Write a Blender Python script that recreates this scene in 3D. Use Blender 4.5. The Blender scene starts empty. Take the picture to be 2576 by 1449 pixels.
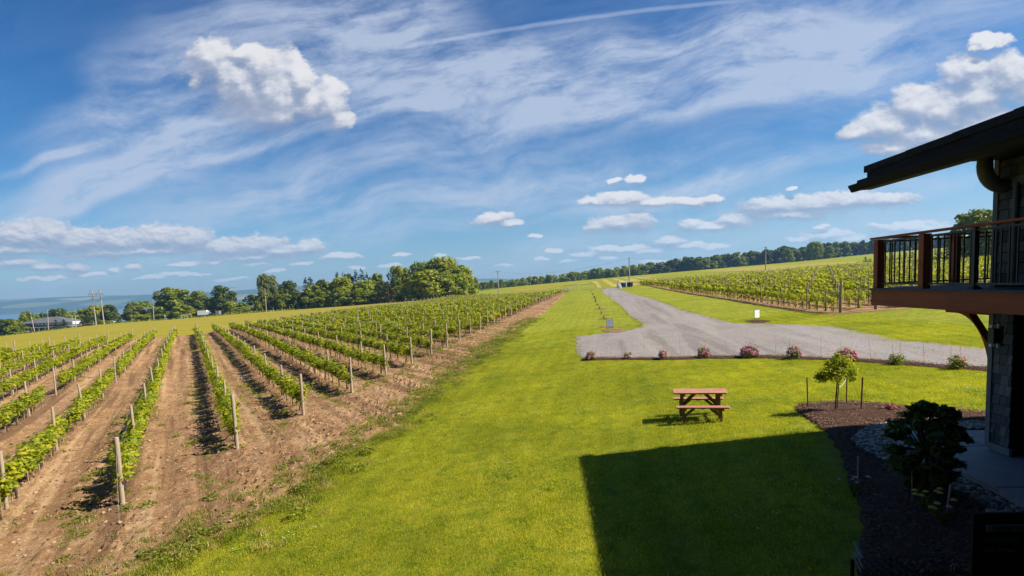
import bpy, bmesh, math, random
import numpy as np
from mathutils import Vector, Matrix, Quaternion
from mathutils.geometry import delaunay_2d_cdt

R = math.radians
random.seed(7); rng = np.random.default_rng(7)
scene = bpy.context.scene
COL = scene.collection
CZ = 4.0                                   # eye height: standing on a first floor deck
FPX = 1430.0; WPX = 2576.0; CXP = 1288.0; CYP = 858.5
TILT = math.atan(0.1); ROLL = math.atan(0.048)

# ------------------------------------------------------------------ camera
cam_d = bpy.data.cameras.new('camera'); cam = bpy.data.objects.new('camera', cam_d); COL.objects.link(cam)
cam_d.sensor_width = 36.0; cam_d.lens = 36.0*FPX/WPX
cam_d.shift_y = 134.0/WPX
cam_d.clip_start = 0.1; cam_d.clip_end = 30000
cam.matrix_world = Matrix.Translation((0, 0, CZ)) @ Matrix.Rotation(math.pi/2-TILT, 4, 'X') @ Matrix.Rotation(-ROLL, 4, 'Z')
scene.camera = cam

def ray(px, py):
    x = px-CXP; y = -(py-CYP); c, s = math.cos(ROLL), math.sin(ROLL)
    xr = x*c+y*s; yr = -x*s+y*c
    d = np.array([xr, FPX*math.cos(TILT)+yr*math.sin(TILT), -FPX*math.sin(TILT)+yr*math.cos(TILT)])
    return d/d[1]
def proj(x, y, z):
    z = z-CZ
    f = y*math.cos(TILT)-z*math.sin(TILT); u = y*math.sin(TILT)+z*math.cos(TILT)
    xr = x/f*FPX; yr = u/f*FPX; c, s = math.cos(ROLL), math.sin(ROLL)
    return CXP+xr*c-yr*s, CYP-(xr*s+yr*c)

# ------------------------------------------------------------------ colour management, render
vs = scene.view_settings
vs.view_transform = 'Standard'; vs.look = 'None'; vs.gamma = 1.0; vs.use_curve_mapping = False
EXPOSURE = 1.0
vs.exposure = EXPOSURE
scene.cycles.max_bounces = 6; scene.cycles.diffuse_bounces = 2; scene.cycles.glossy_bounces = 2
scene.cycles.transmission_bounces = 3; scene.cycles.volume_bounces = 0; scene.cycles.transparent_max_bounces = 6
scene.cycles.caustics_reflective = False; scene.cycles.caustics_refractive = False

# ------------------------------------------------------------------ sun
SUNV = Vector((1.0, -0.11, 1.0)).normalized()
sd = bpy.data.lights.new('sun', 'SUN'); sd.energy = 5.0; sd.angle = R(0.5); sd.color = (1.0, 0.93, 0.82)
so = bpy.data.objects.new('sun', sd); COL.objects.link(so)
so.rotation_mode = 'QUATERNION'; so.rotation_quaternion = SUNV.to_track_quat('Z', 'Y'); so.location = (40, -10, 60)

# ------------------------------------------------------------------ node helpers
class NT:
    def __init__(s, tree): s.t = tree; s.n = tree.nodes; s.l = tree.links
    def node(s, typ, **kw):
        n = s.n.new(typ)
        for k, v in kw.items(): setattr(n, k, v)
        return n
    def put(s, sock, v):
        if isinstance(v, bpy.types.NodeSocket): s.l.new(v, sock)
        elif v is not None: sock.default_value = v
    def m(s, op, a, b=None, c=None, clamp=False):
        n = s.n.new('ShaderNodeMath'); n.operation = op; n.use_clamp = clamp
        s.put(n.inputs[0], a)
        if b is not None: s.put(n.inputs[1], b)
        if c is not None: s.put(n.inputs[2], c)
        return n.outputs[0]
    def v(s, op, a, b=None):
        n = s.n.new('ShaderNodeVectorMath'); n.operation = op; s.put(n.inputs[0], a)
        if b is not None: s.put(n.inputs[1], b)
        return n.outputs['Value'] if op in ('LENGTH', 'DOT_PRODUCT', 'DISTANCE') else n.outputs[0]
    def comb(s, x, y, z):
        n = s.n.new('ShaderNodeCombineXYZ'); s.put(n.inputs[0], x); s.put(n.inputs[1], y); s.put(n.inputs[2], z); return n.outputs[0]
    def noise(s, vec, scale, detail=3, rough=0.55, dist=0.0):
        n = s.n.new('ShaderNodeTexNoise'); s.put(n.inputs['Vector'], vec)
        n.inputs['Scale'].default_value = scale; n.inputs['Detail'].default_value = detail
        n.inputs['Roughness'].default_value = rough; n.inputs['Distortion'].default_value = dist
        return n.outputs['Fac']
    def mix(s, f, a, b, typ='MIX'):
        n = s.n.new('ShaderNodeMix'); n.data_type = 'RGBA'; n.blend_type = typ
        s.put(n.inputs[0], f)
        for i, v in ((6, a), (7, b)):
            if isinstance(v, tuple) and len(v) == 3: v = (*v, 1)
            s.put(n.inputs[i], v)
        return n.outputs[2]
    def step(s, x, lo, hi, a=0.0, b=1.0):
        n = s.n.new('ShaderNodeMapRange'); n.interpolation_type = 'SMOOTHSTEP'
        s.put(n.inputs[0], x); n.inputs[1].default_value = lo; n.inputs[2].default_value = hi
        n.inputs[3].default_value = a; n.inputs[4].default_value = b
        return n.outputs[0]
    def ramp(s, x, stops):
        n = s.n.new('ShaderNodeValToRGB'); s.put(n.inputs[0], x)
        e = n.color_ramp.elements
        while len(e) < len(stops): e.new(0.5)
        for i, (p, c) in enumerate(stops): e[i].position = p; e[i].color = (*c, 1)
        return n.outputs[0]

# ------------------------------------------------------------------ world: sky and clouds
world = bpy.data.worlds.new('World'); scene.world = world; world.use_nodes = True
world.node_tree.nodes.clear()
T = NT(world.node_tree)
SKY_STRENGTH = 0.052
sky = T.node('ShaderNodeTexSky', sky_type='NISHITA', sun_disc=False)
sky.sun_elevation = math.asin(SUNV.z); sky.sun_rotation = math.atan2(SUNV.x, SUNV.y)
sky.altitude = 200; sky.air_density = 1.0; sky.dust_density = 0.6; sky.ozone_density = 2.2
tc = T.node('ShaderNodeTexCoord').outputs['Generated']
sep = T.node('ShaderNodeSeparateXYZ'); T.l.new(tc, sep.inputs[0])
X_, Y_, Z_ = sep.outputs
yy = T.m('MAXIMUM', Y_, 0.08)
U_ = T.m('DIVIDE', X_, yy); W_ = T.m('DIVIDE', Z_, yy)
front = T.step(Y_, 0.1, 0.3)
uv = T.comb(U_, W_, 0.0)
def sk(px, py):
    r = ray(px, py); return (float(r[0]), float(r[2]))
# warped coordinates give ragged cumulus edges, finer towards the horizon
up_ = T.step(W_, 0.06, 0.36)
def nearfar(coord, near_scale, far_scale, detail, rough, out='Fac'):
    r_ = []
    for sc_ in (far_scale, near_scale):
        n_ = T.node('ShaderNodeTexNoise'); T.l.new(coord, n_.inputs['Vector']); n_.inputs['Scale'].default_value = sc_; n_.inputs['Detail'].default_value = detail; n_.inputs['Roughness'].default_value = rough
        r_.append(n_.outputs['Color' if out == 'Color' else 'Fac'])
    return T.mix(up_, r_[0], r_[1])
stretch = T.v('MULTIPLY', uv, (1.0, 1.6, 1.0))
w1 = nearfar(stretch, 8, 22, 5, 0.6, 'Color')
wa_ = T.m('ADD', T.m('MULTIPLY', up_, 0.065), 0.022)
warp = T.v('MULTIPLY', T.v('SUBTRACT', w1, (0.5, 0.5, 0.5)), T.comb(T.m('MULTIPLY', wa_, 1.3), T.m('MULTIPLY', wa_, 0.9), 0.0))
uvw = T.v('ADD', uv, warp)
cum = [ # px, py, rx, ry of the cumulus heaps, in photograph coordinates
 (530,160,55,48),(600,215,75,70),(655,180,55,52),(690,225,78,72),(748,190,36,44),(700,280,70,42),(770,262,60,45),(828,262,48,50),(620,140,30,22),(500,200,16,14),(850,300,40,20),
 (2430,190,50,38),(2375,280,78,48),(2300,270,58,42),(2230,320,75,34),(2160,335,40,18),(2450,250,70,50),(2540,200,55,58),(2330,340,110,38),(2480,330,100,50),(2250,372,70,18),(2490,100,42,18),(2460,122,16,8),
 (60,600,90,30),(125,590,50,28),(200,605,90,28),(300,612,100,26),(400,600,85,26),(470,608,65,26),(340,632,200,14),(560,625,70,22),(640,622,80,24),(700,634,70,20),(770,624,44,18),(640,646,130,10),(40,630,120,14),
 (40,662,60,14),(110,672,45,10),(190,672,28,14),(283,676,15,8),(335,672,17,9),(230,690,60,5),(470,664,40,7),(850,646,50,9),(640,664,45,6),(460,690,60,5),(690,680,30,5),(540,660,30,5),
 (1240,552,48,15),(1285,564,30,8),(1560,565,75,20),(1600,558,34,24),(1510,570,40,12),(1560,500,70,17),(1500,505,40,10),(1640,510,70,12),(1740,508,60,13),(1790,498,30,10),
 (1735,568,28,14),(1850,556,42,17),(1800,570,80,10),(1950,520,80,22),(2050,515,90,22),(2130,505,100,20),(2230,505,70,18),(1990,540,110,12),(2280,573,80,12),(2330,575,60,8),
 (2080,593,60,14),(2020,602,36,8),(2130,600,60,8),(1560,625,80,9),(1690,605,40,12),(1620,632,70,8),(1480,640,40,6),(1720,618,60,8),(1800,622,36,8),(1360,652,18,6),(1270,668,22,4),(1440,655,30,4),(1110,640,14,4),(1180,650,25,4),
 (1390,628,26,5),(1530,650,30,4),(1650,655,36,4),(980,668,26,4),(900,672,22,4),(1010,640,18,4),(580,700,40,4),(120,700,60,5),(380,700,40,4),(760,662,34,5),(1345,590,20,4),(1880,640,50,5),(1600,450,24,9),(1545,455,18,5),(2060,570,22,7),(1990,478,12,6)]
def cumulus_group():
    g = bpy.data.node_groups.new('cumulus_field', 'ShaderNodeTree')
    g.interface.new_socket('Vector', in_out='INPUT', socket_type='NodeSocketVector')
    g.interface.new_socket('Value', in_out='OUTPUT', socket_type='NodeSocketFloat')
    G = NT(g); gi = G.node('NodeGroupInput'); go = G.node('NodeGroupOutput')
    acc = None
    for (px, py, rx, ry) in cum:
        u, w = sk(px, py)
        k = 1.0+0.25*u*u
        d = G.v('LENGTH', G.v('MULTIPLY', G.v('SUBTRACT', gi.outputs[0], (u, w, 0.0)), (FPX/rx/k/1.16, FPX/ry/k/1.25, 0.0)))
        acc = d if acc is None else G.m('SMOOTH_MIN', acc, d, 0.22)
    G.l.new(acc, go.inputs[0])
    return g
cg = cumulus_group()
def field(vec):
    n = T.node('ShaderNodeGroup', node_tree=cg); T.l.new(vec, n.inputs[0]); return n.outputs[0]
D0 = field(uvw)
lift = T.m('ADD', T.m('MULTIPLY', up_, 0.018), 0.008)
D1 = field(T.v('ADD', uvw, T.comb(T.m('MULTIPLY', lift, 0.35), lift, 0.0)))
def gray(c_):
    n_ = T.node('ShaderNodeRGBToBW'); T.l.new(c_, n_.inputs[0]); return n_.outputs[0]
puff = gray(nearfar(stretch, 15, 40, 8, 0.62))
puff2 = gray(nearfar(T.v('ADD', stretch, T.comb(T.m('MULTIPLY', lift, 0.25), T.m('MULTIPLY', lift, 0.6), 0.0)), 15, 40, 8, 0.62))
dens = T.m('ADD', D0, T.m('MULTIPLY', T.m('SUBTRACT', puff, 0.5), -1.3))
# ragged crisp tops, dissolving undersides
under = T.step(T.m('SUBTRACT', D1, D0), 0.10, -0.55)
edge = T.m('ADD', 1.06, T.m('MULTIPLY', under, 0.12))
soft = T.m('ADD', 0.26, T.m('MULTIPLY', under, 0.55))
cmask = T.m('MULTIPLY', T.m('DIVIDE', T.m('SUBTRACT', edge, dens), soft, clamp=True), front)
cmask = T.m('MULTIPLY', cmask, T.m('SUBTRACT', 1.0, T.m('MULTIPLY', under, 0.25)))
relief = T.m('ADD', T.m('MULTIPLY', T.m('SUBTRACT', D1, D0), 1.25), T.m('MULTIPLY', T.m('SUBTRACT', puff, puff2), T.m('ADD', 1.5, T.m('MULTIPLY', up_, 1.1))))
shade = T.step(relief, -0.62, 0.98)
cumcol = T.ramp(shade, [(0.0, (0.34, 0.40, 0.53)), (0.38, (0.50, 0.55, 0.67)), (0.66, (0.74, 0.76, 0.82)), (1.0, (1.02, 1.0, 0.98))])
# cirrus sheets
cir = [ # px, py, rx, ry, strength
 (520,230,260,90,.55),(420,320,330,26,.8),(640,60,260,70,.75),(860,130,150,100,.35),(1010,130,170,110,.9),(960,30,180,60,.8),(1150,240,330,80,.75),(1380,180,260,70,.55),
 (1600,130,260,60,.5),(1740,170,330,90,.55),(1500,262,420,38,.7),(1830,245,330,38,1.0),(2060,115,190,40,1.0),(1950,40,280,50,.55),(2300,60,420,90,.5),(2150,210,320,60,.55),
 (900,318,420,16,.9),(250,300,200,40,.7),(380,180,160,60,.5),(720,220,160,80,.5),(200,430,300,40,.6),(420,370,220,18,.7),(820,420,400,40,.5),(1050,560,500,40,.4),(1350,330,300,30,.5),(1250,120,250,40,.5),(130,385,160,10,.9),(440,375,130,45,.6),(330,450,380,55,.65),(600,520,500,46,.6),(150,500,260,30,.6),(1150,430,420,24,.55),(1000,500,260,24,.4),(1400,440,300,34,.5),(1700,470,360,40,.6),
 (1900,430,500,30,.5),(2350,430,260,40,.5),(1600,600,600,60,.45),(2200,560,500,60,.35),(700,590,800,60,.35),(1900,350,400,24,.35),(300,690,500,26,.45),(1200,660,700,30,.25)]
rot = T.node('ShaderNodeVectorRotate', rotation_type='Z_AXIS'); rot.inputs['Angle'].default_value = R(-9)
wn = T.node('ShaderNodeTexNoise'); T.l.new(uv, wn.inputs['Vector']); wn.inputs['Scale'].default_value = 3.2; wn.inputs['Detail'].default_value = 2
wv = T.v('MULTIPLY', T.v('SUBTRACT', wn.outputs['Color'], (0.5, 0.5, 0.5)), (0.20, 0.12, 0.0))
uvc = T.v('ADD', uv, wv)
T.l.new(uvc, rot.inputs['Vector'])
rv = rot.outputs[0]
acc = None
ca, sa = math.cos(R(-9)), math.sin(R(-9))
for (px, py, rx, ry, st) in cir:
    u, w = sk(px, py); ur = u*ca-w*sa; wr = u*sa+w*ca
    d = T.v('LENGTH', T.v('MULTIPLY', T.v('SUBTRACT', rv, (ur, wr, 0.0)), (FPX/rx/1.3, FPX/ry/1.3, 0.0)))
    g = T.m('MULTIPLY', T.step(d, 1.25, 0.0), st)
    acc = g if acc is None else T.m('ADD', acc, g)
st1 = T.noise(T.v('MULTIPLY', rv, (1.5, 7.0, 1.0)), 1.5, 8, 0.62, 0.0)
st2 = T.noise(T.v('MULTIPLY', rv, (5.0, 13.0, 1.0)), 1.7, 10, 0.72, 0.0)
st3 = T.noise(T.v('MULTIPLY', rv, (2.0, 30.0, 1.0)), 1.3, 6, 0.6, 0.0)
tex = T.m('ADD', T.m('ADD', T.m('MULTIPLY', st1, 1.1), T.m('MULTIPLY', st2, 0.7)), T.m('MULTIPLY', st3, 0.25))
veil = T.m('ADD', T.m('MINIMUM', T.m('MULTIPLY', acc, 1.15), 1.15), T.step(U_, -0.9, 0.1, 0.05, 0.16))
cirf = T.m('MULTIPLY', veil, T.step(tex, 0.77, 1.27, 0.12, 1.0))
# condensation trail
ua, wa = sk(1060, 112); ub, wb = sk(1800, 8); sl = (wb-wa)/(ub-ua)
lin = T.m('ADD', T.m('MULTIPLY', T.m('SUBTRACT', U_, ua), sl), wa)
bow = T.m('MULTIPLY', T.m('MULTIPLY', T.m('SUBTRACT', U_, ua), T.m('SUBTRACT', U_, ub)), -0.09)
off = T.m('ABSOLUTE', T.m('SUBTRACT', T.m('SUBTRACT', W_, T.m('ADD', lin, bow)), T.m('MULTIPLY', T.m('SUBTRACT', puff, 0.5), 0.006)))
trail = T.m('MULTIPLY', T.m('MULTIPLY', T.step(off, 0.0055, 0.0008), 0.36), T.m('MULTIPLY', T.step(U_, ua-0.05, ua+0.05), T.step(U_, ub+0.1, ub)))
cirf = T.m('MULTIPLY', T.m('ADD', cirf, trail), front)
# thin veil over the rest of the dome so that sky light is balanced from all sides
dome = T.m('MULTIPLY', T.m('MULTIPLY', T.step(T.noise(T.v('MULTIPLY', tc, (1.5, 3.0, 6.0)), 1.3, 5, 0.6), 0.5, 0.75), 0.4), T.m('SUBTRACT', 1.0, front))
cirf = T.m('MINIMUM', T.m('ADD', cirf, dome), 0.92)
cirf = T.m('MULTIPLY', cirf, 0.86)
hs = T.node('ShaderNodeHueSaturation'); T.l.new(sky.outputs[0], hs.inputs['Color']); hs.inputs['Saturation'].default_value = 1.30; hs.inputs['Value'].default_value = 1.0
skyc = T.mix(1.0, hs.outputs[0], T.ramp(T.m('ABSOLUTE', Z_), [(0.0, (0.66, 0.76, 1.0)), (0.12, (0.54, 0.86, 1.05)), (0.45, (0.22, 0.64, 0.95))]), 'MULTIPLY')
CK = 7.6
circ = T.mix(1.0, (0.69*CK, 0.79*CK, 0.98*CK), (1, 1, 1), 'MULTIPLY')
c1 = T.mix(cirf, skyc, circ)
cumc = T.mix(1.0, cumcol, (CK*1.06, CK*1.06, CK*1.1), 'MULTIPLY')
hz = T.step(W_, 0.0, 0.14, 0.60, 0.95)       # heaps near the horizon are paler and thinner
c2 = T.mix(T.m('MULTIPLY', cmask, hz), c1, cumc)
bgn = T.node('ShaderNodeBackground'); T.l.new(c2, bgn.inputs[0]); bgn.inputs[1].default_value = SKY_STRENGTH
wo = T.node('ShaderNodeOutputWorld'); T.l.new(bgn.outputs[0], wo.inputs[0])
world.cycles.sampling_method = 'MANUAL'; world.cycles.sample_map_resolution = 512

# ------------------------------------------------------------------ object helpers
def tag(o, label=None, cat=None, group=None, kind=None):
    if label: o['label'] = label
    if cat: o['category'] = cat
    if group: o['group'] = group
    if kind: o['kind'] = kind
    return o
def empty(name, loc, rz=0.0, label=None, cat=None, group=None):
    o = bpy.data.objects.new(name, None); COL.objects.link(o); o.empty_display_size = 0.2
    o.location = tuple(float(v) for v in loc); o.rotation_euler = (0, 0, rz)
    return tag(o, label, cat, group)
def link(name, me, parent=None, loc=None, rz=None):
    o = bpy.data.objects.new(name, me); COL.objects.link(o)
    if parent: o.parent = parent
    if loc is not None: o.location = tuple(float(v) for v in loc)
    if rz is not None: o.rotation_euler = (0, 0, rz)
    return o
def copy_tree(o, parent=None):
    c = o.copy(); COL.objects.link(c)
    if parent: c.parent = parent; c.matrix_parent_inverse = o.matrix_parent_inverse.copy()
    for ch in [x for x in bpy.data.objects if x.parent == o]: copy_tree(ch, c)
    return c
ORD = ['zeroth','first','second','third','fourth','fifth','sixth','seventh','eighth','ninth','tenth','eleventh','twelfth','thirteenth','fourteenth','fifteenth','sixteenth','seventeenth','eighteenth','nineteenth','twentieth']
TENS = {2: 'twenty', 3: 'thirty', 4: 'forty', 5: 'fifty'}; TENTH = {2: 'twentieth', 3: 'thirtieth', 4: 'fortieth', 5: 'fiftieth'}
def nth(n): return ORD[n] if n <= 20 else (TENTH[n//10] if n % 10 == 0 else TENS[n//10]+'-'+ORD[n % 10])

class MB:
    """collects polygons, builds ONE mesh"""
    def __init__(s): s.v = []; s.nv = 0; s.f = []; s.smooth = []
    def add(s, verts, faces, mat=0, smooth=False):
        verts = np.asarray(verts, dtype=np.float32).reshape(-1, 3)
        if isinstance(faces, np.ndarray):
            s.f.append((faces.astype(np.int64)+s.nv, mat, smooth))
        else:
            by = {}
            for f in faces: by.setdefault(len(f), []).append(f)
            for k, fl in by.items(): s.f.append((np.array(fl, dtype=np.int64)+s.nv, mat, smooth))
        s.v.append(verts); s.nv += len(verts); return s
    def box(s, c, sz, mat=0, rot=None, taper=1.0):
        x, y, z = [a/2 for a in sz]
        v = np.array([(-x,-y,-z),(x,-y,-z),(x,y,-z),(-x,y,-z),(-x*taper,-y*taper,z),(x*taper,-y*taper,z),(x*taper,y*taper,z),(-x*taper,y*taper,z)], dtype=float)
        if rot is not None: v = v @ np.array(rot.to_3x3()).T if hasattr(rot, 'to_3x3') else v @ np.array(rot).T
        return s.add(v+np.array(c, dtype=float), [(0,3,2,1),(4,5,6,7),(0,1,5,4),(1,2,6,5),(2,3,7,6),(3,0,4,7)], mat)
    def bar(s, a, b, w, h, mat=0, up=(0, 0, 1)):
        a = Vector(a); b = Vector(b); d = b-a; L = d.length; d.normalize(); u = Vector(up)
        sx = d.cross(u)
        if sx.length < 1e-4: sx = d.cross(Vector((1, 0, 0)))
        sx.normalize(); u = sx.cross(d)
        v = []
        for p in (a, b):
            for i, j in ((-1,-1),(1,-1),(1,1),(-1,1)): v.append(p+sx*(i*w/2)+u*(j*h/2))
        return s.add([tuple(q) for q in v], [(0,3,2,1),(4,5,6,7),(0,1,5,4),(1,2,6,5),(2,3,7,6),(3,0,4,7)], mat)
    def tube(s, pts, rad, n=8, mat=0, cap=True, smooth=True):
        pts = [Vector(p) for p in pts]
        if not hasattr(rad, '__len__'): rad = [rad]*len(pts)
        vs_ = []; ref = None
        for i, p in enumerate(pts):
            d = (pts[min(i+1, len(pts)-1)]-pts[max(i-1, 0)]).normalized()
            if ref is None:
                ref = d.cross(Vector((0.13, 0.97, 0.2)));
                if ref.length < 1e-3: ref = d.cross(Vector((1, 0, 0)))
            a = (ref-d*ref.dot(d)).normalized(); ref = a; b = d.cross(a)
            for k in range(n):
                t = 2*math.pi*k/n; vs_.append(tuple(p+(a*math.cos(t)+b*math.sin(t))*rad[i]))
        f = []
        for i in range(len(pts)-1):
            for k in range(n):
                k2 = (k+1) % n; f.append((i*n+k, i*n+k2, (i+1)*n+k2, (i+1)*n+k))
        s.add(vs_, f, mat, smooth)
        if cap:
            s.add(vs_[:n], [tuple(range(n))[::-1]], mat); s.add(vs_[-n:], [tuple(range(n))], mat)
        return s
    def lathe(s, prof, n=16, c=(0, 0, 0), mat=0):
        vs_ = [(c[0]+r*math.cos(2*math.pi*k/n), c[1]+r*math.sin(2*math.pi*k/n), c[2]+z) for r, z in prof for k in range(n)]
        f = [(i*n+k, i*n+(k+1) % n, (i+1)*n+(k+1) % n, (i+1)*n+k) for i in range(len(prof)-1) for k in range(n)]
        return s.add(vs_, f, mat, True)
    def prism(s, outline, a, b, mat=0, axis='y'):
        n = len(outline)
        if axis == 'y': v = [(x, a, z) for x, z in outline]+[(x, b, z) for x, z in outline]
        elif axis == 'x': v = [(a, x, z) for x, z in outline]+[(b, x, z) for x, z in outline]
        else: v = [(x, z, a) for x, z in outline]+[(x, z, b) for x, z in outline]
        f = [tuple(range(n)), tuple(range(2*n-1, n-1, -1))]+[(i, i+n, (i+1) % n+n, (i+1) % n) for i in range(n)]
        return s.add(v, f, mat)
    def leaves(s, cen, nrm, size, tmpl, mat=0, spin=None):
        """instances of a flat/folded leaf template (M,3) placed at cen with normals nrm"""
        cen = np.asarray(cen); n = len(cen)
        nrm = nrm/np.maximum(np.linalg.norm(nrm, axis=1, keepdims=True), 1e-6)
        r = rng.normal(size=(n, 3)) if spin is None else spin
        a = np.cross(nrm, r); a /= np.maximum(np.linalg.norm(a, axis=1, keepdims=True), 1e-6); b = np.cross(nrm, a)
        size = np.broadcast_to(size, (n,))[:, None, None]
        t = np.asarray(tmpl)[None]
        v = cen[:, None]+size*(t[..., 0:1]*a[:, None]+t[..., 1:2]*b[:, None]+t[..., 2:3]*nrm[:, None])
        m = t.shape[1]
        s.add(v.reshape(-1, 3), np.arange(n*m).reshape(n, m), mat); return s
    def mesh(s, name, mats):
        me = bpy.data.meshes.new(name)
        V = np.concatenate(s.v) if s.v else np.zeros((0, 3), np.float32)
        me.vertices.add(len(V)); me.vertices.foreach_set('co', V.ravel())
        tot = sum(f.size for f, _, _ in s.f); nf = sum(len(f) for f, _, _ in s.f)
        me.loops.add(tot); me.polygons.add(nf)
        li = np.concatenate([f.ravel() for f, _, _ in s.f]).astype(np.int32)
        lt = np.concatenate([np.full(len(f), f.shape[1]) for f, _, _ in s.f]).astype(np.int32)
        ls = np.concatenate([[0], np.cumsum(lt)[:-1]]).astype(np.int32)
        me.loops.foreach_set('vertex_index', li)
        me.polygons.foreach_set('loop_start', ls); me.polygons.foreach_set('loop_total', lt)
        me.polygons.foreach_set('material_index', np.concatenate([np.full(len(f), m) for f, m, _ in s.f]).astype(np.int32))
        me.polygons.foreach_set('use_smooth', np.concatenate([np.full(len(f), sm) for f, _, sm in s.f]))
        for m in (mats if isinstance(mats, (list, tuple)) else [mats]): me.materials.append(m)
        me.update(calc_edges=True); me.validate()
        return me
    def build(s, name, mats, parent=None, loc=None, rz=None): return link(name, s.mesh(name, mats), parent, loc, rz)

LEAF5 = [(0, -.5, 0), (.52, -.12, .10), (.33, .42, .05), (-.33, .42, .05), (-.52, -.12, .10)]
DIAM = [(0, -.6, 0), (.45, 0, .12), (0, .6, 0), (-.45, 0, .12)]
QUAD = [(-.5, -.5, 0), (.5, -.42, .1), (.45, .5, 0), (-.5, .42, .12)]

# ------------------------------------------------------------------ value noise (numpy) for geometry
_perm = np.random.default_rng(3).random(65536)
def vnoise(x, y):
    xi = np.floor(x).astype(np.int64); yi = np.floor(y).astype(np.int64); fx = x-xi; fy = y-yi
    fx = fx*fx*(3-2*fx); fy = fy*fy*(3-2*fy)
    h = lambda a, b: _perm[((a*73856093) ^ (b*19349663)) & 65535]
    return (h(xi, yi)*(1-fx)+h(xi+1, yi)*fx)*(1-fy)+(h(xi, yi+1)*(1-fx)+h(xi+1, yi+1)*fx)*fy
def fbm(x, y, o=4):
    s = 0; a = .5; t = 0
    for i in range(o): s = s+a*vnoise(x*2**i+17.3*i, y*2**i-9.1*i); t += a; a *= .5
    return s/t

# ------------------------------------------------------------------ materials
def base_mat(name, rough=0.8, spec=0.3):
    m = bpy.data.materials.new(name); m.use_nodes = True; t = NT(m.node_tree)
    b = m.node_tree.nodes['Principled BSDF']; b.inputs['Roughness'].default_value = rough; b.inputs['Specular IOR Level'].default_value = spec
    return m, t, b
def bump(t, b, h, strength=0.5, dist=0.02):
    n = t.node('ShaderNodeBump'); n.inputs['Strength'].default_value = strength; n.inputs['Distance'].default_value = dist
    t.l.new(h, n.inputs['Height']); t.l.new(n.outputs[0], b.inputs['Normal'])
def gpos(t): return t.node('ShaderNodeNewGeometry').outputs['Position']
def opos(t): return t.node('ShaderNodeTexCoord').outputs['Object']
def noisy(name, c1, c2, scale=6, rough=0.8, spec=0.3, bs=0.3, bd=0.01, stretch=(1, 1, 1), detail=4):
    m, t, b = base_mat(name, rough, spec)
    p = t.v('MULTIPLY', opos(t), stretch)
    n = t.noise(p, scale, detail, 0.6)
    t.l.new(t.ramp(n, [(0.3, c1), (0.7, c2)]), b.inputs['Base Color'])
    if bs: bump(t, b, t.noise(p, scale*3, 3), bs, bd)
    return m
def leaf_mat(name, cols, trans=0.35, rough=0.55, island=True, turf=False):
    m = bpy.data.materials.new(name); m.use_nodes = True; t = NT(m.node_tree); t.n.clear()
    geo = t.node('ShaderNodeNewGeometry'); oi = t.node('ShaderNodeObjectInfo')
    r = geo.outputs['Random Per Island'] if island else t.noise(geo.outputs['Position'], 2.0, 2)
    f = t.m('FRACT', t.m('ADD', r, t.m('MULTIPLY', oi.outputs['Random'], 0.13)))
    col = t.ramp(f, [(i/(len(cols)-1), c) for i, c in enumerate(cols)])
    big = t.noise(geo.outputs['Position'], 0.35, 3)
    col = t.mix(1.0, col, t.ramp(big, [(0.3, (0.78, 0.82, 0.8)), (0.7, (1.15, 1.12, 1.0))]), 'MULTIPLY')
    if turf: col = turf_tone(t, geo.outputs['Position'], col)
    d = t.node('ShaderNodeBsdfPrincipled'); d.inputs['Roughness'].default_value = rough; d.inputs['Specular IOR Level'].default_value = 0.3
    t.l.new(col, d.inputs['Base Color'])
    tr = t.node('ShaderNodeBsdfTranslucent'); t.l.new(t.mix(1.0, col, (1.25, 1.35, 0.5), 'MULTIPLY'), tr.inputs[0])
    mx = t.node('ShaderNodeMixShader'); mx.inputs[0].default_value = trans
    t.l.new(d.outputs[0], mx.inputs[1]); t.l.new(tr.outputs[0], mx.inputs[2])
    o = t.node('ShaderNodeOutputMaterial'); t.l.new(mx.outputs[0], o.inputs[0])
    return m
M = {}
def turf_tone(t, p, col):
    """patchy growth of the turf: lush, olive, dry and worn places plus faint mower passes"""
    a = t.noise(p, 0.16, 4, 0.6, 0.4); c = t.noise(p, 0.75, 5, 0.65); e_ = t.noise(p, 3.2, 5, 0.7)
    br = t.node('ShaderNodeVectorRotate', rotation_type='Z_AXIS'); br.inputs['Angle'].default_value = R(9); t.l.new(p, br.inputs[0])
    w = t.node('ShaderNodeTexWave', wave_type='BANDS', bands_direction='X'); t.l.new(br.outputs[0], w.inputs[0]); w.inputs['Scale'].default_value = 0.42; w.inputs['Distortion'].default_value = 1.4; w.inputs['Detail'].default_value = 3; w.inputs['Detail Scale'].default_value = 0.5
    col = t.mix(1.0, col, t.ramp(a, [(0.30, (0.82, 0.86, 0.9)), (0.52, (0.98, 1.0, 1.0)), (0.72, (1.10, 1.09, 1.1))]), 'MULTIPLY')
    col = t.mix(1.0, col, t.ramp(c, [(0.30, (0.84, 0.90, 0.9)), (0.55, (1.0, 1.02, 1.0)), (0.75, (1.08, 1.06, 1.2))]), 'MULTIPLY')
    col = t.mix(1.0, col, t.ramp(e_, [(0.28, (0.66, 0.76, 0.9)), (0.5, (1.0, 1.03, 1.0)), (0.74, (1.16, 1.10, 1.5))]), 'MULTIPLY')
    col = t.mix(1.0, col, t.ramp(w.outputs['Fac'], [(0.3, (0.96, 0.965, 1.0)), (0.7, (1.04, 1.03, 1.05))]), 'MULTIPLY')
    worn = t.m('MULTIPLY', t.step(t.noise(t.v('ADD', p, (31.0, 7.0, 0.0)), 0.55, 6, 0.7), 0.66, 0.74), 0.6)
    return t.mix(worn, col, (0.27, 0.235, 0.05))
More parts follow.
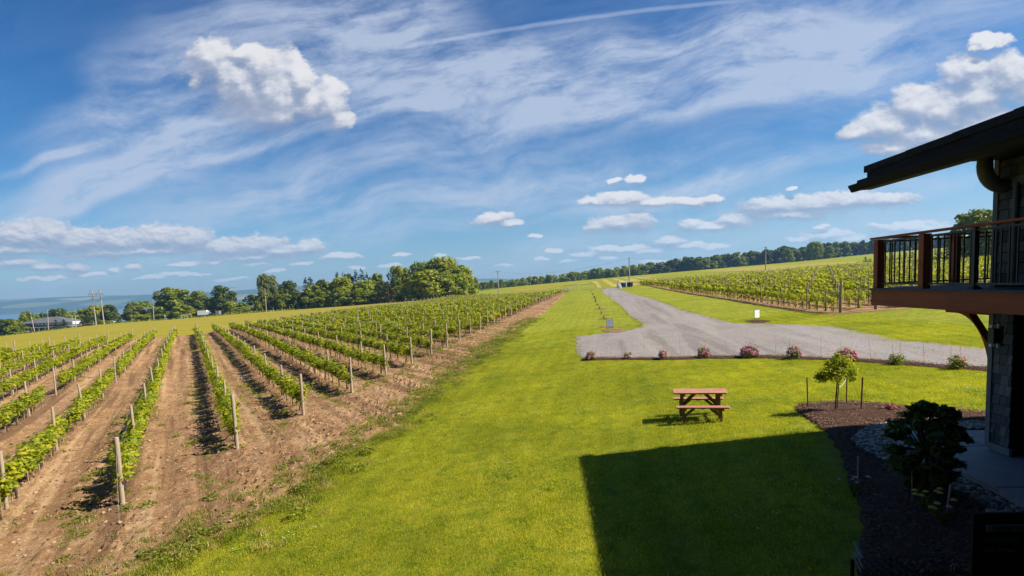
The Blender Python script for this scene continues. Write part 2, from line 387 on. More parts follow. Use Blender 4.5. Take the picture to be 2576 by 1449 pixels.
def lawn_mat():
    m, t, b = base_mat('lawn', 0.9, 0.1)
    p = gpos(t)
    a = t.noise(p, 0.35, 4, 0.6); c = t.noise(p, 2.6, 5, 0.65); f = t.noise(p, 17.0, 5, 0.75)
    col = t.ramp(a, [(0.25, (0.180, 0.178, 0.010)), (0.5, (0.240, 0.224, 0.012)), (0.75, (0.300, 0.268, 0.022))])
    col = t.mix(t.step(c, 0.42, 0.66), col, (0.135, 0.165, 0.004))
    col = t.mix(t.m('MULTIPLY', t.step(f, 0.5, 0.8), 0.8), col, (0.27, 0.26, 0.015))
    col = t.mix(t.m('MULTIPLY', t.step(f, 0.44, 0.24), 0.85), col, (0.075, 0.100, 0.003))
    col = turf_tone(t, p, col)
    t.l.new(col, b.inputs['Base Color'])
    bump(t, b, t.m('ADD', f, t.m('MULTIPLY', c, 1.0)), 0.9, 0.06)
    return m
M['lawn'] = lawn_mat()
def field_mat(name, c1, c2, c3, ang, band):
    m, t, b = base_mat(name, 0.95, 0.05); p = gpos(t)
    br = t.node('ShaderNodeVectorRotate', rotation_type='Z_AXIS'); br.inputs['Angle'].default_value = R(ang); t.l.new(p, br.inputs[0])
    w = t.node('ShaderNodeTexWave', wave_type='BANDS', bands_direction='X'); t.l.new(br.outputs[0], w.inputs[0]); w.inputs['Scale'].default_value = band; w.inputs['Distortion'].default_value = 1.6; w.inputs['Detail'].default_value = 3; w.inputs['Detail Scale'].default_value = 0.6
    n = t.noise(p, 0.09, 4, 0.6); n2 = t.noise(p, 1.3, 5, 0.7)
    col = t.mix(t.step(n, 0.38, 0.62), c1, c2)
    col = t.mix(t.m('MULTIPLY', t.step(w.outputs['Fac'], 0.45, 0.9), 0.75), col, c3)
    col = t.mix(t.m('MULTIPLY', t.step(n2, 0.45, 0.75), 0.45), col, c3)
    t.l.new(col, b.inputs['Base Color']); bump(t, b, n2, 0.6, 0.08); return m
M['hay'] = field_mat('mown_hay', (0.175, 0.165, 0.012), (0.235, 0.195, 0.016), (0.290, 0.225, 0.035), 62, 0.10)
M['stripe'] = field_mat('striped_hay', (0.16, 0.175, 0.012), (0.19, 0.19, 0.015), (0.38, 0.28, 0.07), 8, 0.055)
M['pale'] = field_mat('pale_stubble', (0.24, 0.21, 0.035), (0.22, 0.20, 0.03), (0.29, 0.24, 0.06), 60, 0.05)
M['green'] = field_mat('green_crop', (0.13, 0.165, 0.004), (0.11, 0.15, 0.004), (0.15, 0.18, 0.006), 30, 0.04)
def soil_mat():
    m, t, b = base_mat('vineyard_soil', 0.95, 0.08); p = gpos(t)
    a = t.noise(p, 0.9, 5, 0.65); c = t.noise(p, 7.0, 6, 0.7); f = t.noise(p, 34, 4, 0.7)
    col = t.ramp(a, [(0.28, (0.160, 0.082, 0.036)), (0.5, (0.235, 0.130, 0.060)), (0.72, (0.335, 0.202, 0.100))])
    col = t.mix(t.m('MULTIPLY', t.step(c, 0.48, 0.7), 0.7), col, (0.42, 0.290, 0.165))
    col = t.mix(t.m('MULTIPLY', t.step(c, 0.45, 0.28), 0.6), col, (0.095, 0.050, 0.028))
    br = t.node('ShaderNodeVectorRotate', rotation_type='Z_AXIS'); br.inputs['Angle'].default_value = math.atan2(0.5665, 1.0)*-1; t.l.new(p, br.inputs[0])
    tr = t.noise(t.v('MULTIPLY', br.outputs[0], (1.9, 0.07, 1)), 1.0, 4, 0.6, 0.4)
    col = t.mix(t.m('MULTIPLY', t.step(tr, 0.48, 0.36), 0.75), col, (0.110, 0.060, 0.032))
    col = t.mix(t.m('MULTIPLY', t.step(tr, 0.54, 0.66), 0.5), col, (0.42, 0.285, 0.155))
    col = t.mix(t.m('MULTIPLY', t.step(f, 0.55, 0.75), 0.35), col, (0.42, 0.31, 0.20))
    t.l.new(col, b.inputs['Base Color']); bump(t, b, t.m('ADD', c, t.m('MULTIPLY', f, 0.5)), 1.0, 0.05); return m
M['soil'] = soil_mat()
def gravel_mat():
    m, t, b = base_mat('gravel', 0.9, 0.2); p = gpos(t)
    v = t.node('ShaderNodeTexVoronoi'); t.l.new(p, v.inputs['Vector']); v.inputs['Scale'].default_value = 16
    a = t.noise(p, 0.3, 4, 0.6); c = t.noise(p, 3.0, 5, 0.7)
    col = t.ramp(a, [(0.3, (0.225, 0.195, 0.172)), (0.7, (0.285, 0.250, 0.222))])
    col = t.mix(t.m('MULTIPLY', t.step(c, 0.5, 0.72), 0.6), col, (0.34, 0.305, 0.27))
    br = t.node('ShaderNodeVectorRotate', rotation_type='Z_AXIS'); br.inputs['Angle'].default_value = R(9); t.l.new(p, br.inputs[0])
    tr = t.noise(t.v('MULTIPLY', br.outputs[0], (0.85, 0.05, 1)), 1.0, 4, 0.55, 0.5); sp_ = t.noise(p, 0.9, 6, 0.7)
    col = t.mix(t.m('MULTIPLY', t.step(tr, 0.50, 0.62), 0.75), col, (0.30, 0.272, 0.246))
    col = t.mix(t.m('MULTIPLY', t.step(tr, 0.44, 0.34), 0.55), col, (0.150, 0.132, 0.118))
    col = t.mix(t.m('MULTIPLY', t.step(sp_, 0.56, 0.70), 0.5), col, (0.33, 0.30, 0.27))
    col = t.mix(0.42, col, t.mix(1.0, col, v.outputs['Color'], 'MULTIPLY'))
    t.l.new(col, b.inputs['Base Color']); bump(t, b, t.m('ADD', v.outputs['Distance'], c), 0.8, 0.02); return m
M['gravel'] = gravel_mat()
M['mulch'] = noisy('bark_mulch', (0.026, 0.012, 0.008), (0.115, 0.060, 0.040), 22, 0.95, 0.1, 1.0, 0.03, detail=6)
M['dirt'] = noisy('bare_dirt', (0.10, 0.055, 0.03), (0.26, 0.165, 0.10), 6, 0.95, 0.1, 1.0, 0.03, detail=5)
def concrete_mat():
    m, t, b = base_mat('concrete', 0.75, 0.35); p = gpos(t); n = t.noise(p, 2.2, 5, 0.65); n2 = t.noise(p, 60, 3)
    t.l.new(t.ramp(n, [(0.3, (0.20, 0.20, 0.20)), (0.7, (0.28, 0.275, 0.27))]), b.inputs['Base Color']); bump(t, b, n2, 0.3, 0.004); return m
M['concrete'] = concrete_mat()
M['post'] = noisy('weathered_post_wood', (0.25, 0.185, 0.115), (0.42, 0.335, 0.235), 5, 0.85, 0.2, 0.5, 0.006, (8, 8, 1))
M['stake'] = noisy('vine_stake_wood', (0.26, 0.17, 0.085), (0.40, 0.28, 0.16), 8, 0.85, 0.2, 0.4, 0.004, (8, 8, 1))
M['pole'] = noisy('utility_pole_wood', (0.26, 0.21, 0.17), (0.42, 0.36, 0.31), 3, 0.85, 0.2, 0.3, 0.01, (5, 5, 0.6))
M['bark'] = noisy('bark', (0.05, 0.035, 0.025), (0.13, 0.10, 0.075), 5, 0.95, 0.1, 0.8, 0.03, (3, 3, 0.7))
M['vinebark'] = noisy('vine_bark', (0.035, 0.022, 0.016), (0.10, 0.065, 0.045), 20, 0.95, 0.1, 0.8, 0.01, (3, 3, 0.7))
M['wire'] = noisy('galvanised_wire', (0.30, 0.30, 0.30), (0.45, 0.45, 0.44), 3, 0.4, 0.5, 0)
M['vine'] = leaf_mat('vine_leaves', [(0.115, 0.165, 0.006), (0.220, 0.270, 0.009), (0.350, 0.365, 0.014), (0.520, 0.440, 0.035)], 0.55)
M['vine_r'] = leaf_mat('young_vine_leaves', [(0.175, 0.205, 0.008), (0.290, 0.310, 0.010), (0.390, 0.385, 0.016), (0.500, 0.440, 0.040)], 0.5)
M['grass'] = leaf_mat('grass_blades', [(0.180, 0.195, 0.010), (0.340, 0.318, 0.014), (0.470, 0.415, 0.024), (0.600, 0.500, 0.085)], 0.5, turf=True)
M['drygrass'] = leaf_mat('dry_grass_blades', [(0.17, 0.175, 0.012), (0.28, 0.25, 0.03), (0.44, 0.34, 0.12), (0.50, 0.40, 0.18)], 0.35)
M['weed'] = leaf_mat('weed_leaves', [(0.105, 0.140, 0.010), (0.180, 0.210, 0.015), (0.270, 0.275, 0.026)], 0.4)
M['clover'] = leaf_mat('clover_leaves', [(0.120, 0.200, 0.006), (0.190, 0.270, 0.008), (0.250, 0.320, 0.015)], 0.4)
TREE = {
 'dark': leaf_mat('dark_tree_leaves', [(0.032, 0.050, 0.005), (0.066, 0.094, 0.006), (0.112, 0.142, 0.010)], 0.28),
 'mid': leaf_mat('mid_tree_leaves', [(0.080, 0.110, 0.004), (0.160, 0.195, 0.005), (0.245, 0.270, 0.007)], 0.32),
 'olive': leaf_mat('olive_tree_leaves', [(0.135, 0.162, 0.003), (0.240, 0.260, 0.004), (0.335, 0.335, 0.006)], 0.34),
 'bright': leaf_mat('bright_tree_leaves', [(0.160, 0.210, 0.003), (0.270, 0.310, 0.004), (0.360, 0.390, 0.006)], 0.38),
 'pale': leaf_mat('pale_tree_leaves', [(0.095, 0.115, 0.025), (0.160, 0.175, 0.040), (0.220, 0.230, 0.065)], 0.38),
 'spruce': leaf_mat('spruce_needles', [(0.014, 0.026, 0.008), (0.030, 0.046, 0.012), (0.050, 0.068, 0.018)], 0.15),
 'rust': leaf_mat('rusty_juniper_needles', [(0.034, 0.028, 0.008), (0.062, 0.048, 0.010), (0.085, 0.070, 0.014)], 0.12),
 'purple': leaf_mat('purple_leaves', [(0.05, 0.02, 0.02), (0.09, 0.03, 0.03)], 0.2)}
M['pink'] = leaf_mat('pink_petals', [(0.52, 0.12, 0.34), (0.68, 0.26, 0.50), (0.80, 0.45, 0.64)], 0.35)
M['yellow'] = leaf_mat('yellow_petals', [(0.60, 0.42, 0.05), (0.75, 0.60, 0.15)], 0.3)
M['white'] = leaf_mat('white_petals', [(0.6, 0.6, 0.58), (0.8, 0.8, 0.78)], 0.2)
M['red'] = leaf_mat('dark_red_leaves', [(0.14, 0.015, 0.03), (0.28, 0.03, 0.05)], 0.2)
M['redwood'] = noisy('red_stained_wood', (0.25, 0.095, 0.055), (0.46, 0.225, 0.150), 3.5, 0.65, 0.3, 0.8, 0.004, (0.9, 9, 9), 7)
M['brownwood'] = noisy('brown_treated_wood', (0.13, 0.070, 0.030), (0.22, 0.125, 0.060), 6, 0.75, 0.25, 0.4, 0.003, (6, 6, 1))
M['cedar'] = noisy('cedar_stained_timber', (0.24, 0.052, 0.016), (0.33, 0.085, 0.028), 3, 0.65, 0.3, 0.4, 0.004, (4, 0.5, 4))
M['black'] = noisy('black_metal', (0.010, 0.010, 0.010), (0.02, 0.02, 0.02), 5, 0.45, 0.4, 0)
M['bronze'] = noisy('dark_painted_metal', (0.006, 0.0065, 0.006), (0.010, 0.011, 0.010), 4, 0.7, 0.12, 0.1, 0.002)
M['shingle'] = noisy('grey_shingle', (0.075, 0.080, 0.090), (0.210, 0.215, 0.230), 9, 0.85, 0.2, 0.6, 0.004, (6, 6, 0.8))
M['shingle_tone'] = leaf_mat('grey_shingles', [(0.045, 0.049, 0.055), (0.075, 0.079, 0.086), (0.10, 0.104, 0.112), (0.145, 0.148, 0.156)], 0.0, 0.85)
M['trim'] = noisy('grey_trim_board', (0.13, 0.13, 0.13), (0.17, 0.17, 0.17), 4, 0.7, 0.3, 0.2, 0.002)
M['spout'] = noisy('pale_corrugated_pipe', (0.085, 0.083, 0.085), (0.12, 0.118, 0.12), 6, 0.5, 0.3, 0.2, 0.002)
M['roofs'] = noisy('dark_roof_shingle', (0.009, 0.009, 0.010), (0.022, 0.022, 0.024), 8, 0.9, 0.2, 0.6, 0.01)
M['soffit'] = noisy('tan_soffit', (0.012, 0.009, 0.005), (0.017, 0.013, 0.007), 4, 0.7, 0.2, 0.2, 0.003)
M['decking'] = noisy('grey_decking', (0.07, 0.065, 0.06), (0.12, 0.11, 0.10), 5, 0.8, 0.25, 0.3, 0.003, (8, 1, 1))
M['whitepaint'] = noisy('white_paint', (0.72, 0.72, 0.70), (0.82, 0.82, 0.80), 3, 0.5, 0.4, 0.1, 0.002)
M['signgrey'] = noisy('pale_grey_board', (0.42, 0.47, 0.56), (0.50, 0.55, 0.64), 3, 0.5, 0.3, 0)
M['ink'] = noisy('grey_lettering', (0.20, 0.23, 0.28), (0.25, 0.28, 0.33), 3, 0.6, 0.2, 0)
M['inkpale'] = noisy('faded_lettering', (0.34, 0.39, 0.47), (0.38, 0.43, 0.52), 3, 0.6, 0.2, 0)
M['inkblack'] = noisy('black_lettering', (0.01, 0.01, 0.01), (0.02, 0.02, 0.02), 3, 0.6, 0.2, 0)
M['galv'] = noisy('galvanised_steel', (0.34, 0.35, 0.36), (0.46, 0.47, 0.48), 3, 0.45, 0.5, 0)
M['greyroof'] = noisy('grey_metal_roof', (0.09, 0.092, 0.10), (0.13, 0.132, 0.14), 0.3, 0.6, 0.3, 0)
M['greywall'] = noisy('grey_siding', (0.16, 0.165, 0.17), (0.22, 0.22, 0.225), 0.5, 0.8, 0.2, 0)
M['glass'] = noisy('dark_window_glass', (0.015, 0.02, 0.025), (0.03, 0.035, 0.04), 1, 0.08, 0.6, 0)
M['blueplastic'] = noisy('blue_plastic', (0.01, 0.10, 0.32), (0.015, 0.13, 0.38), 2, 0.5, 0.4, 0)
M['blackplastic'] = noisy('black_plastic', (0.012, 0.012, 0.014), (0.02, 0.02, 0.022), 2, 0.5, 0.4, 0)
M['rubber'] = noisy('tyre_rubber', (0.015, 0.015, 0.015), (0.025, 0.025, 0.025), 5, 0.8, 0.2, 0)
M['navy'] = noisy('dark_car_paint', (0.012, 0.016, 0.028), (0.018, 0.022, 0.036), 1, 0.25, 0.5, 0)
M['orange'] = noisy('orange_marker_paint', (0.55, 0.12, 0.05), (0.65, 0.17, 0.08), 5, 0.6, 0.3, 0)
M['stones'] = leaf_mat('river_stone', [(0.12, 0.095, 0.075), (0.24, 0.19, 0.155), (0.40, 0.34, 0.28)], 0.0, 0.8)
M['gravelstone'] = leaf_mat('gravel_stone', [(0.10, 0.09, 0.085), (0.27, 0.25, 0.23), (0.46, 0.43, 0.40)], 0.0, 0.8)
M['clod'] = leaf_mat('soil_clods', [(0.13, 0.075, 0.045), (0.24, 0.145, 0.085), (0.34, 0.23, 0.14)], 0.0, 0.95)
M['chip'] = leaf_mat('bark_chips', [(0.030, 0.014, 0.010), (0.10, 0.05, 0.033), (0.26, 0.16, 0.11)], 0.0, 0.9)
def rope():
    return noisy('white_rope', (0.6, 0.6, 0.58), (0.7, 0.7, 0.68), 30, 0.8, 0.2, 0)
M['rope'] = rope()

# ------------------------------------------------------------------ terrain
pix = [(310,1285,13.3),(598,1143,16.9),(764,1055,21.2),(972,955,29.4),(1184,849,47),(1272,808,67.6),(1410,743,161),
 (447,848,84),(612,828,98),(21,903,59),(865,790,137),(1008,772,176),(1127,751,231),
 (0,848,270),(243,817,290),(387,806.6,300),(535,796,300),(670,784,280),(870,769,290),(1045,755,290),(1190,735,330),(1288,722,480),
 (1760,1068,14.3),(1288,1449,7.6),(100,1449,10.3),(1465,1132,13.1),(900,1200,13.6),
 (1534,830,43),(1904,805,43.5),(1450,870,34.5),(1885,899,25),(1490,905,27.3),(2405,928,19),
 (2478,1135,10),(2360,1158,9.8),(2215,1085,11.7),(2105,1035,14.3),
 (2112,787,41.5),(1611,718.6,160),(1820,747,74),(2366,767,40.8),(1690,771,65),(1530,725,150),(2482,923,18.3),
 (2228,656,183),(2450,642,150),(2190,639,560),(1932,666,560),(1728,683,560),(1553,700,600),(1423,714,650),(1604,717.7,165),(2445,655,140)]
wp = [(-60,20,-1.9),(-120,100,-4),(-60,-40,-1),(60,0,1.0),(0,-30,0.4),(40,-30,.9),(500,100,16),(500,-100,14),(-300,0,-11),(-600,300,-24),(-300,600,-24),(0,900,-9),(600,900,24),(1500,1500,30),
 (-1300,1600,-52),(-400,1500,-46),(-2500,1000,-70),(-3000,3000,-90),(0,3000,-60),(800,3000,-20),(2500,2500,0),(-500,480,-24),(-1000,-500,-36),(1500,-500,24),(-3500,0,-80),(0,-1500,10)]
P = []
for px, py, Y in pix:
    q = ray(px, py)*Y; P.append((q[0], q[1], q[2]+CZ))
P += wp
P = np.array(P, float)
def tps_fit(P, lam=0.6):
    n = len(P); d = np.hypot(P[:, 0][:, None]-P[:, 0][None], P[:, 1][:, None]-P[:, 1][None])
    K = d                                                      # linear kernel: no overshoot
    A = np.zeros((n+3, n+3)); A[:n, :n] = K-np.eye(n)*lam; A[:n, n] = 1; A[:n, n+1:] = P[:, :2]/100; A[n:, :n] = A[:n, n:].T
    return np.linalg.solve(A, np.concatenate([P[:, 2], np.zeros(3)]))
TW = tps_fit(P)
def Hraw(x, y):
    x = np.asarray(x, float); y = np.asarray(y, float)
    d = np.hypot(x[..., None]-P[:, 0], y[..., None]-P[:, 1])
    d = np.sqrt(d*d+ (2.5+0.05*np.hypot(P[:, 0], P[:, 1]))**2)  # rounded cone tips
    return d @ TW[:len(P)]+TW[-3]+(x*TW[-2]+y*TW[-1])/100
# refit with rounded kernel
def refit():
    n = len(P); eps = 2.5+0.05*np.hypot(P[:, 0], P[:, 1])
    d = np.hypot(P[:, 0][:, None]-P[:, 0][None], P[:, 1][:, None]-P[:, 1][None])
    K = np.sqrt(d*d+eps[None]**2)
    A = np.zeros((n+3, n+3)); A[:n, :n] = K; A[:n, n] = 1; A[:n, n+1:] = P[:, :2]/100; A[n:, :n] = A[:n, n:].T
    A[:n, :n] -= np.eye(n)*0.4
    A[n:, :n] = np.vstack([np.ones(n), P[:, 0]/100, P[:, 1]/100])
    return np.linalg.solve(A, np.concatenate([P[:, 2], np.zeros(3)]))
TW = refit()
def axis(fine, lo, hi, a, b, g):
    v = list(np.arange(a, b+1e-6, fine)); s = fine; x = b
    while x < hi: s *= g; x += s; v.append(x)
    s = fine; x = a; w = []
    while x > lo: s *= g; x -= s; w.append(x)
    return np.array(w[::-1]+v)
GX = axis(1.0, -6000, 3500, -26, 30, 1.07); GY = axis(1.0, -1200, 6500, 2, 62, 1.07)
GZ = Hraw(*np.meshgrid(GX, GY))
def Hm(x, y):
    x = np.asarray(x, float); y = np.asarray(y, float)
    i = np.clip(np.searchsorted(GX, x)-1, 0, len(GX)-2); j = np.clip(np.searchsorted(GY, y)-1, 0, len(GY)-2)
    u = (x-GX[i])/(GX[i+1]-GX[i]); v = (y-GY[j])/(GY[j+1]-GY[j])
    return (GZ[j, i]*(1-u)+GZ[j, i+1]*u)*(1-v)+(GZ[j+1, i]*(1-u)+GZ[j+1, i+1]*u)*v
def G(px, py, lo=5.0, hi=3000.0):
    """ground point seen at a place of the photograph"""
    r = ray(px, py); Y = lo; prev = None
    while Y < hi:
        d = CZ+r[2]*Y-float(Hm(r[0]*Y, Y))
        if d <= 0:
            a, b = (prev or Y), Y
            for _ in range(30):
                m = (a+b)/2
                if CZ+r[2]*m-float(Hm(r[0]*m, m)) <= 0: b = m
                else: a = m
            return np.array([r[0]*b, b, float(Hm(r[0]*b, b))])
        prev = Y; Y *= 1.02
    return np.array([r[0]*hi, hi, float(Hm(r[0]*hi, hi))])
def at(px, py, Y):
    r = ray(px, py)*Y; return np.array([r[0], r[1], r[2]+CZ])

def struct(o): o['kind'] = 'structure'; return o
xx, yy_ = np.meshgrid(GX, GY)
nx, ny = len(GX), len(GY)
idx = np.arange(nx*ny).reshape(ny, nx)
gb = MB(); gb.add(np.stack([xx.ravel(), yy_.ravel(), GZ.ravel()], 1), np.stack([idx[:-1, :-1].ravel(), idx[:-1, 1:].ravel(), idx[1:, 1:].ravel(), idx[1:, :-1].ravel()], 1), 0, True)
struct(gb.build('ground', M['lawn']))

def in_poly(x, y, poly):
    x = np.asarray(x); y = np.asarray(y); c = np.zeros(x.shape, bool); n = len(poly)
    for i in range(n):
        x1, y1 = poly[i]; x2, y2 = poly[(i+1) % n]
        if y1 == y2: continue
        k = ((y1 > y) != (y2 > y)) & (x < (x2-x1)*(y-y1)/(y2-y1)+x1); c ^= k
    return c
def drape(name, poly, off, mat, step=None, jag=0.0, seg=None, hump=0.0, kind='structure', rough=0.0):
    """a sheet laid on the ground inside an outline (world xy)"""
    pts = []
    n = len(poly)
    for i in range(n):
        a = np.array(poly[i][:2], float); b = np.array(poly[(i+1) % n][:2], float); L = np.linalg.norm(b-a)
        dm = max(4.0, min(math.hypot(*a), math.hypot(*b)))
        s = seg if seg else dm*0.012
        k = max(1, int(L/s)); nrm = np.array([-(b-a)[1], (b-a)[0]])/max(L, 1e-6)
        for j in range(k):
            p = a+(b-a)*j/k
            if jag: p = p+nrm*jag*(fbm(np.array(p[0]*2.2/jag**.5), np.array(p[1]*2.2/jag**.5), 4)-0.5)*2.6
            pts.append(p)
    poly2 = [tuple(p) for p in pts]; A = np.array(poly2)
    nb = len(poly2)
    # interior points, spacing grows with distance
    inner = []
    lo = A.min(0); hi = A.max(0)
    y = lo[1]
    while y < hi[1]:
        s = step if step else max(0.35, abs(y)*0.03)
        xs = np.arange(lo[0]+s*0.5, hi[0], s)
        m = in_poly(xs, np.full(xs.shape, y), poly2)
        inner += [(x, y) for x in xs[m]]
        y += s
    vs2 = [Vector(p) for p in poly2+inner]
    r = delaunay_2d_cdt(vs2, [], [list(range(nb))], 1, 1e-4)
    V = np.array([(v[0], v[1]) for v in r[0]]); F = [f for f in r[2] if len(f) >= 3]
    z = Hm(V[:, 0], V[:, 1])+off
    if hump or rough:
        # distance to outline, for mounded beds
        d = np.full(len(V), 9.0)
        for i in range(nb):
            a = A[i]; b = A[(i+1) % nb]; ab = b-a; L2 = max(ab @ ab, 1e-9)
            t = np.clip(((V-a) @ ab)/L2, 0, 1); d = np.minimum(d, np.linalg.norm(V-(a+t[:, None]*ab), axis=1))
        e = np.clip(d/0.35, 0, 1); z = z+hump*e*(2-e)+rough*e*(fbm(V[:, 0]*5, V[:, 1]*5, 3)-0.3)
    mb = MB(); mb.add(np.column_stack([V, z]), [tuple(f) for f in F], 0, True)
    o = mb.build(name, mat); o['kind'] = kind
    return o, poly2

# ------------------------------------------------------------------ layout of the left vineyard
VSP = 6.2; ROWLEN = 82.0
N1 = G(310, 1285); N5 = G(972, 955); N15 = G(1272, 808)
hd = np.array([N15[0]-N1[0], N15[1]-N1[1]]); HSP = 3.93; hd = hd/np.linalg.norm(hd)
rdir = np.array([-0.5665, 1.0]); rdir /= np.linalg.norm(rdir)
ends_px = [(310,1285),(598,1143),(764,1055),(886,998),(972,955),(1037,925),(1085,899),(1125,879),(1156,863),(1184,849),(1208,838.6),(1226.5,829),(1243,820),(1258,814),(1272,808)]
ENDS = np.array([G(*p)[:2] for p in ends_px]); KS = np.arange(1, 16)
tail = (G(1410, 743)[:2]-ENDS[-1])/17.6
KS = np.concatenate([np.arange(-14, 1), KS, np.arange(16, 60)])
ENDS = np.concatenate([[N1[:2]+hd*HSP*(k-1) for k in range(-14, 1)], ENDS, [ENDS[-1]+tail*(k-15) for k in range(16, 60)]])
rper = np.array([rdir[1], -rdir[0]])
def EK(k): return np.interp(k, KS, ENDS[:, 0]), np.interp(k, KS, ENDS[:, 1])
def LB(k, t): return np.array(EK(k))+rdir*t
ES = ENDS @ rper
def LBi(x, y):
    x = np.asarray(x, float); y = np.asarray(y, float); k = np.interp(x*rper[0]+y*rper[1], ES, KS); ex, ey = EK(k)
    return k, (x-ex)*rdir[0]+(y-ey)*rdir[1]
edge_px = [(330,1449),(640,1310),(800,1200),(900,1130),(1010,1060),(1120,960),(1200,900),(1290,840),(1380,780),(1432,738)]
ek = []; et = []
for p in edge_px:
    g = G(*p); k, t = LBi(g[0], g[1]); ek.append(float(k)); et.append(float(t))
ek = np.array(ek); et = np.array(et); o_ = np.argsort(ek); ek = ek[o_]; et = et[o_]
KMAX = 39; KMIN = -7
def t_edge(k):
    k = np.asarray(k, float)
    return np.interp(k, ek, et)+(fbm(k*3.1+5, k*0+1.7, 4)-.5)*2.4
kk = [KMIN-.6]; s = 0.035
while kk[-1] < KMAX+.7:
    d = max(0.0, kk[-1]-4); kk.append(kk[-1]+0.032*(1+d*0.16))
kk = np.array(kk)
tt = [0.0]
while tt[-1] < ROWLEN+1.2: tt.append(tt[-1]+0.085*(1+tt[-1]*0.10))
tt = np.array(tt); tt = tt/tt[-1]
KK, TT = np.meshgrid(kk, tt)
te = t_edge(kk)[None]; tend = ROWLEN+1.0+(fbm(kk*2, kk*0+4.4)-.5)[None]*1.5
Tm = te+(tend-te)*TT
EX_, EY_ = EK(KK); SX = EX_+rdir[0]*Tm; SY = EY_+rdir[1]*Tm
SINP = abs(hd[0]*rdir[1]-hd[1]*rdir[0])
def soil_h(x, y, k, t):
    u = (k-np.round(k))*HSP*SINP                    # metres across the row
    ridge = 0.13*np.exp(-(u/0.30)**2)*np.clip((t+0.6)/1.0, 0, 1)
    tread = np.exp(-((np.abs(u)-0.82)/0.20)**2); rut = -0.045*tread+.012*tread*np.sin(t*38+np.abs(u)*20)
    n1 = (fbm(x*1.6, y*1.6, 3)-.5)*0.10; n2 = fbm(x*8.5, y*8.5, 4); clod = np.clip(n2-.52, 0, 1)*0.42
    n3 = (fbm(x*19, y*19, 2)-.5)*0.035
    amp = 0.30+0.85*np.exp(-((u)/0.48)**2)+.55*np.exp(-((np.abs(u)-1.25)/.22)**2)+.25*np.clip(-t-.3, 0, 1)
    return ridge+rut+n1*0.5+(clod+n3)*amp
e = np.clip((Tm-te)/0.5, 0, 1)*np.clip((tend-Tm)/0.8, 0, 1)
SZ = Hm(SX, SY)+0.012+(soil_h(SX, SY, KK, Tm)*0.9+0.085)*e
ni, nj = KK.shape; idx = np.arange(ni*nj).reshape(ni, nj)
sb = MB(); sb.add(np.stack([SX.ravel(), SY.ravel(), SZ.ravel()], 1), np.stack([idx[:-1, :-1].ravel(), idx[:-1, 1:].ravel(), idx[1:, 1:].ravel(), idx[1:, :-1].ravel()], 1), 0, True)
o = sb.build('vineyard_soil', M['soil']); struct(o)
def soil_z(x, y):
    k, t = LBi(x, y); return Hm(x, y)+0.012+soil_h(np.asarray(x), np.asarray(y), k, t)*0.9+0.085
# right vineyard: rows run beside the drive
C0 = G(2112, 787); CF = G(1611, 718.6)
rd = np.array([math.sin(R(6.0)), math.cos(R(6.0))]); rp = np.array([rd[1], -rd[0]])
def RB(n, t): return C0[:2]+rp*2.44*n+rd*t
RLEN = 118.0; NR = 36
oy = [RB(-.45, -1.2), RB(3.5, -1.0), RB(8, -.8), RB(NR, -.6), RB(NR, RLEN+2), RB(-.45, RLEN+2)]
_, right_poly = drape('right_vineyard_soil', oy, 0.02, M['soil'], jag=0.25, hump=0.0)

# drive and parking
def region3(x, y): return (1288+.25*x, 629+.25*y)
def region4(x, y): return (1932+.25*x, 629+.25*y)
road_px = [region3(*p) for p in [(870,388),(935,450),(1010,500),(1090,560),(1150,620),(1180,665),(1260,700),(1310,735),(1320,770),(1200,805),(1000,830),(850,850),(640,870),(650,960),(660,1060),(760,1080),(1100,1087),(1500,1082),(2000,1068),(2576,1060)]]
road_px += [region4(*p) for p in [(500,1082),(1000,1100),(1400,1122),(1800,1160),(2200,1178),(3000,1260),(3100,1070),(2200,985),(1700,940),(1300,905),(1050,850),(850,810),(650,770),(350,752),(0,745)]]
road_px += [region3(*p) for p in [(2500,745),(2250,735),(2000,680),(1700,600),(1440,500),(1200,440),(1065,385)]]
road_w = [tuple(G(*p)[:2]) for p in road_px]
_, road_poly = drape('gravel_drive', road_w, 0.012, M['gravel'], jag=0.16)
# planting beds
bed_px = [region3(*p) for p in [(690,1100),(760,1082),(1100,1089),(1500,1084),(2000,1070),(2576,1062)]]+[region4(*p) for p in [(500,1084),(1000,1102),(1400,1124),(1800,1162),(2200,1180),(2800,1245),(2800,1300),(2200,1222),(1900,1205),(1500,1168),(1000,1135),(600,1108),(0,1095)]]+[region3(*p) for p in [(2576,1092),(2000,1095),(1500,1110),(1000,1108),(700,1115)]]
bed_w = [tuple(G(*p)[:2]) for p in bed_px]
_, bed_poly = drape('roadside_mulch_bed', bed_w, 0.016, M['mulch'], jag=0.08, hump=0.04, rough=0.05, step=0.12, seg=0.12)
def r8(x, y): return (1932+x*.3494, 943.5+y*.3494)
mb_px = [r8(*p) for p in [(195,235),(240,210),(400,200),(600,198),(800,212),(1000,235),(1300,255),(1560,272),(1700,290),(1700,350),(1560,348),(1300,350),(1000,352),(850,360),(760,375),(680,400),(640,440),(600,480),(700,560),(850,640),(950,700),(1200,760),(1500,930),(1845,1120),(1845,1449),(640,1449),(680,1100),(640,900),(560,700),(520,560),(430,440),(330,350),(260,300),(205,262)]]
mulch_w = [tuple(G(*p)[:2]) for p in mb_px]
_, mulch_poly = drape('mulch_bed', mulch_w, 0.016, M['mulch'], jag=0.07, hump=0.05, rough=0.06, step=0.12, seg=0.1)
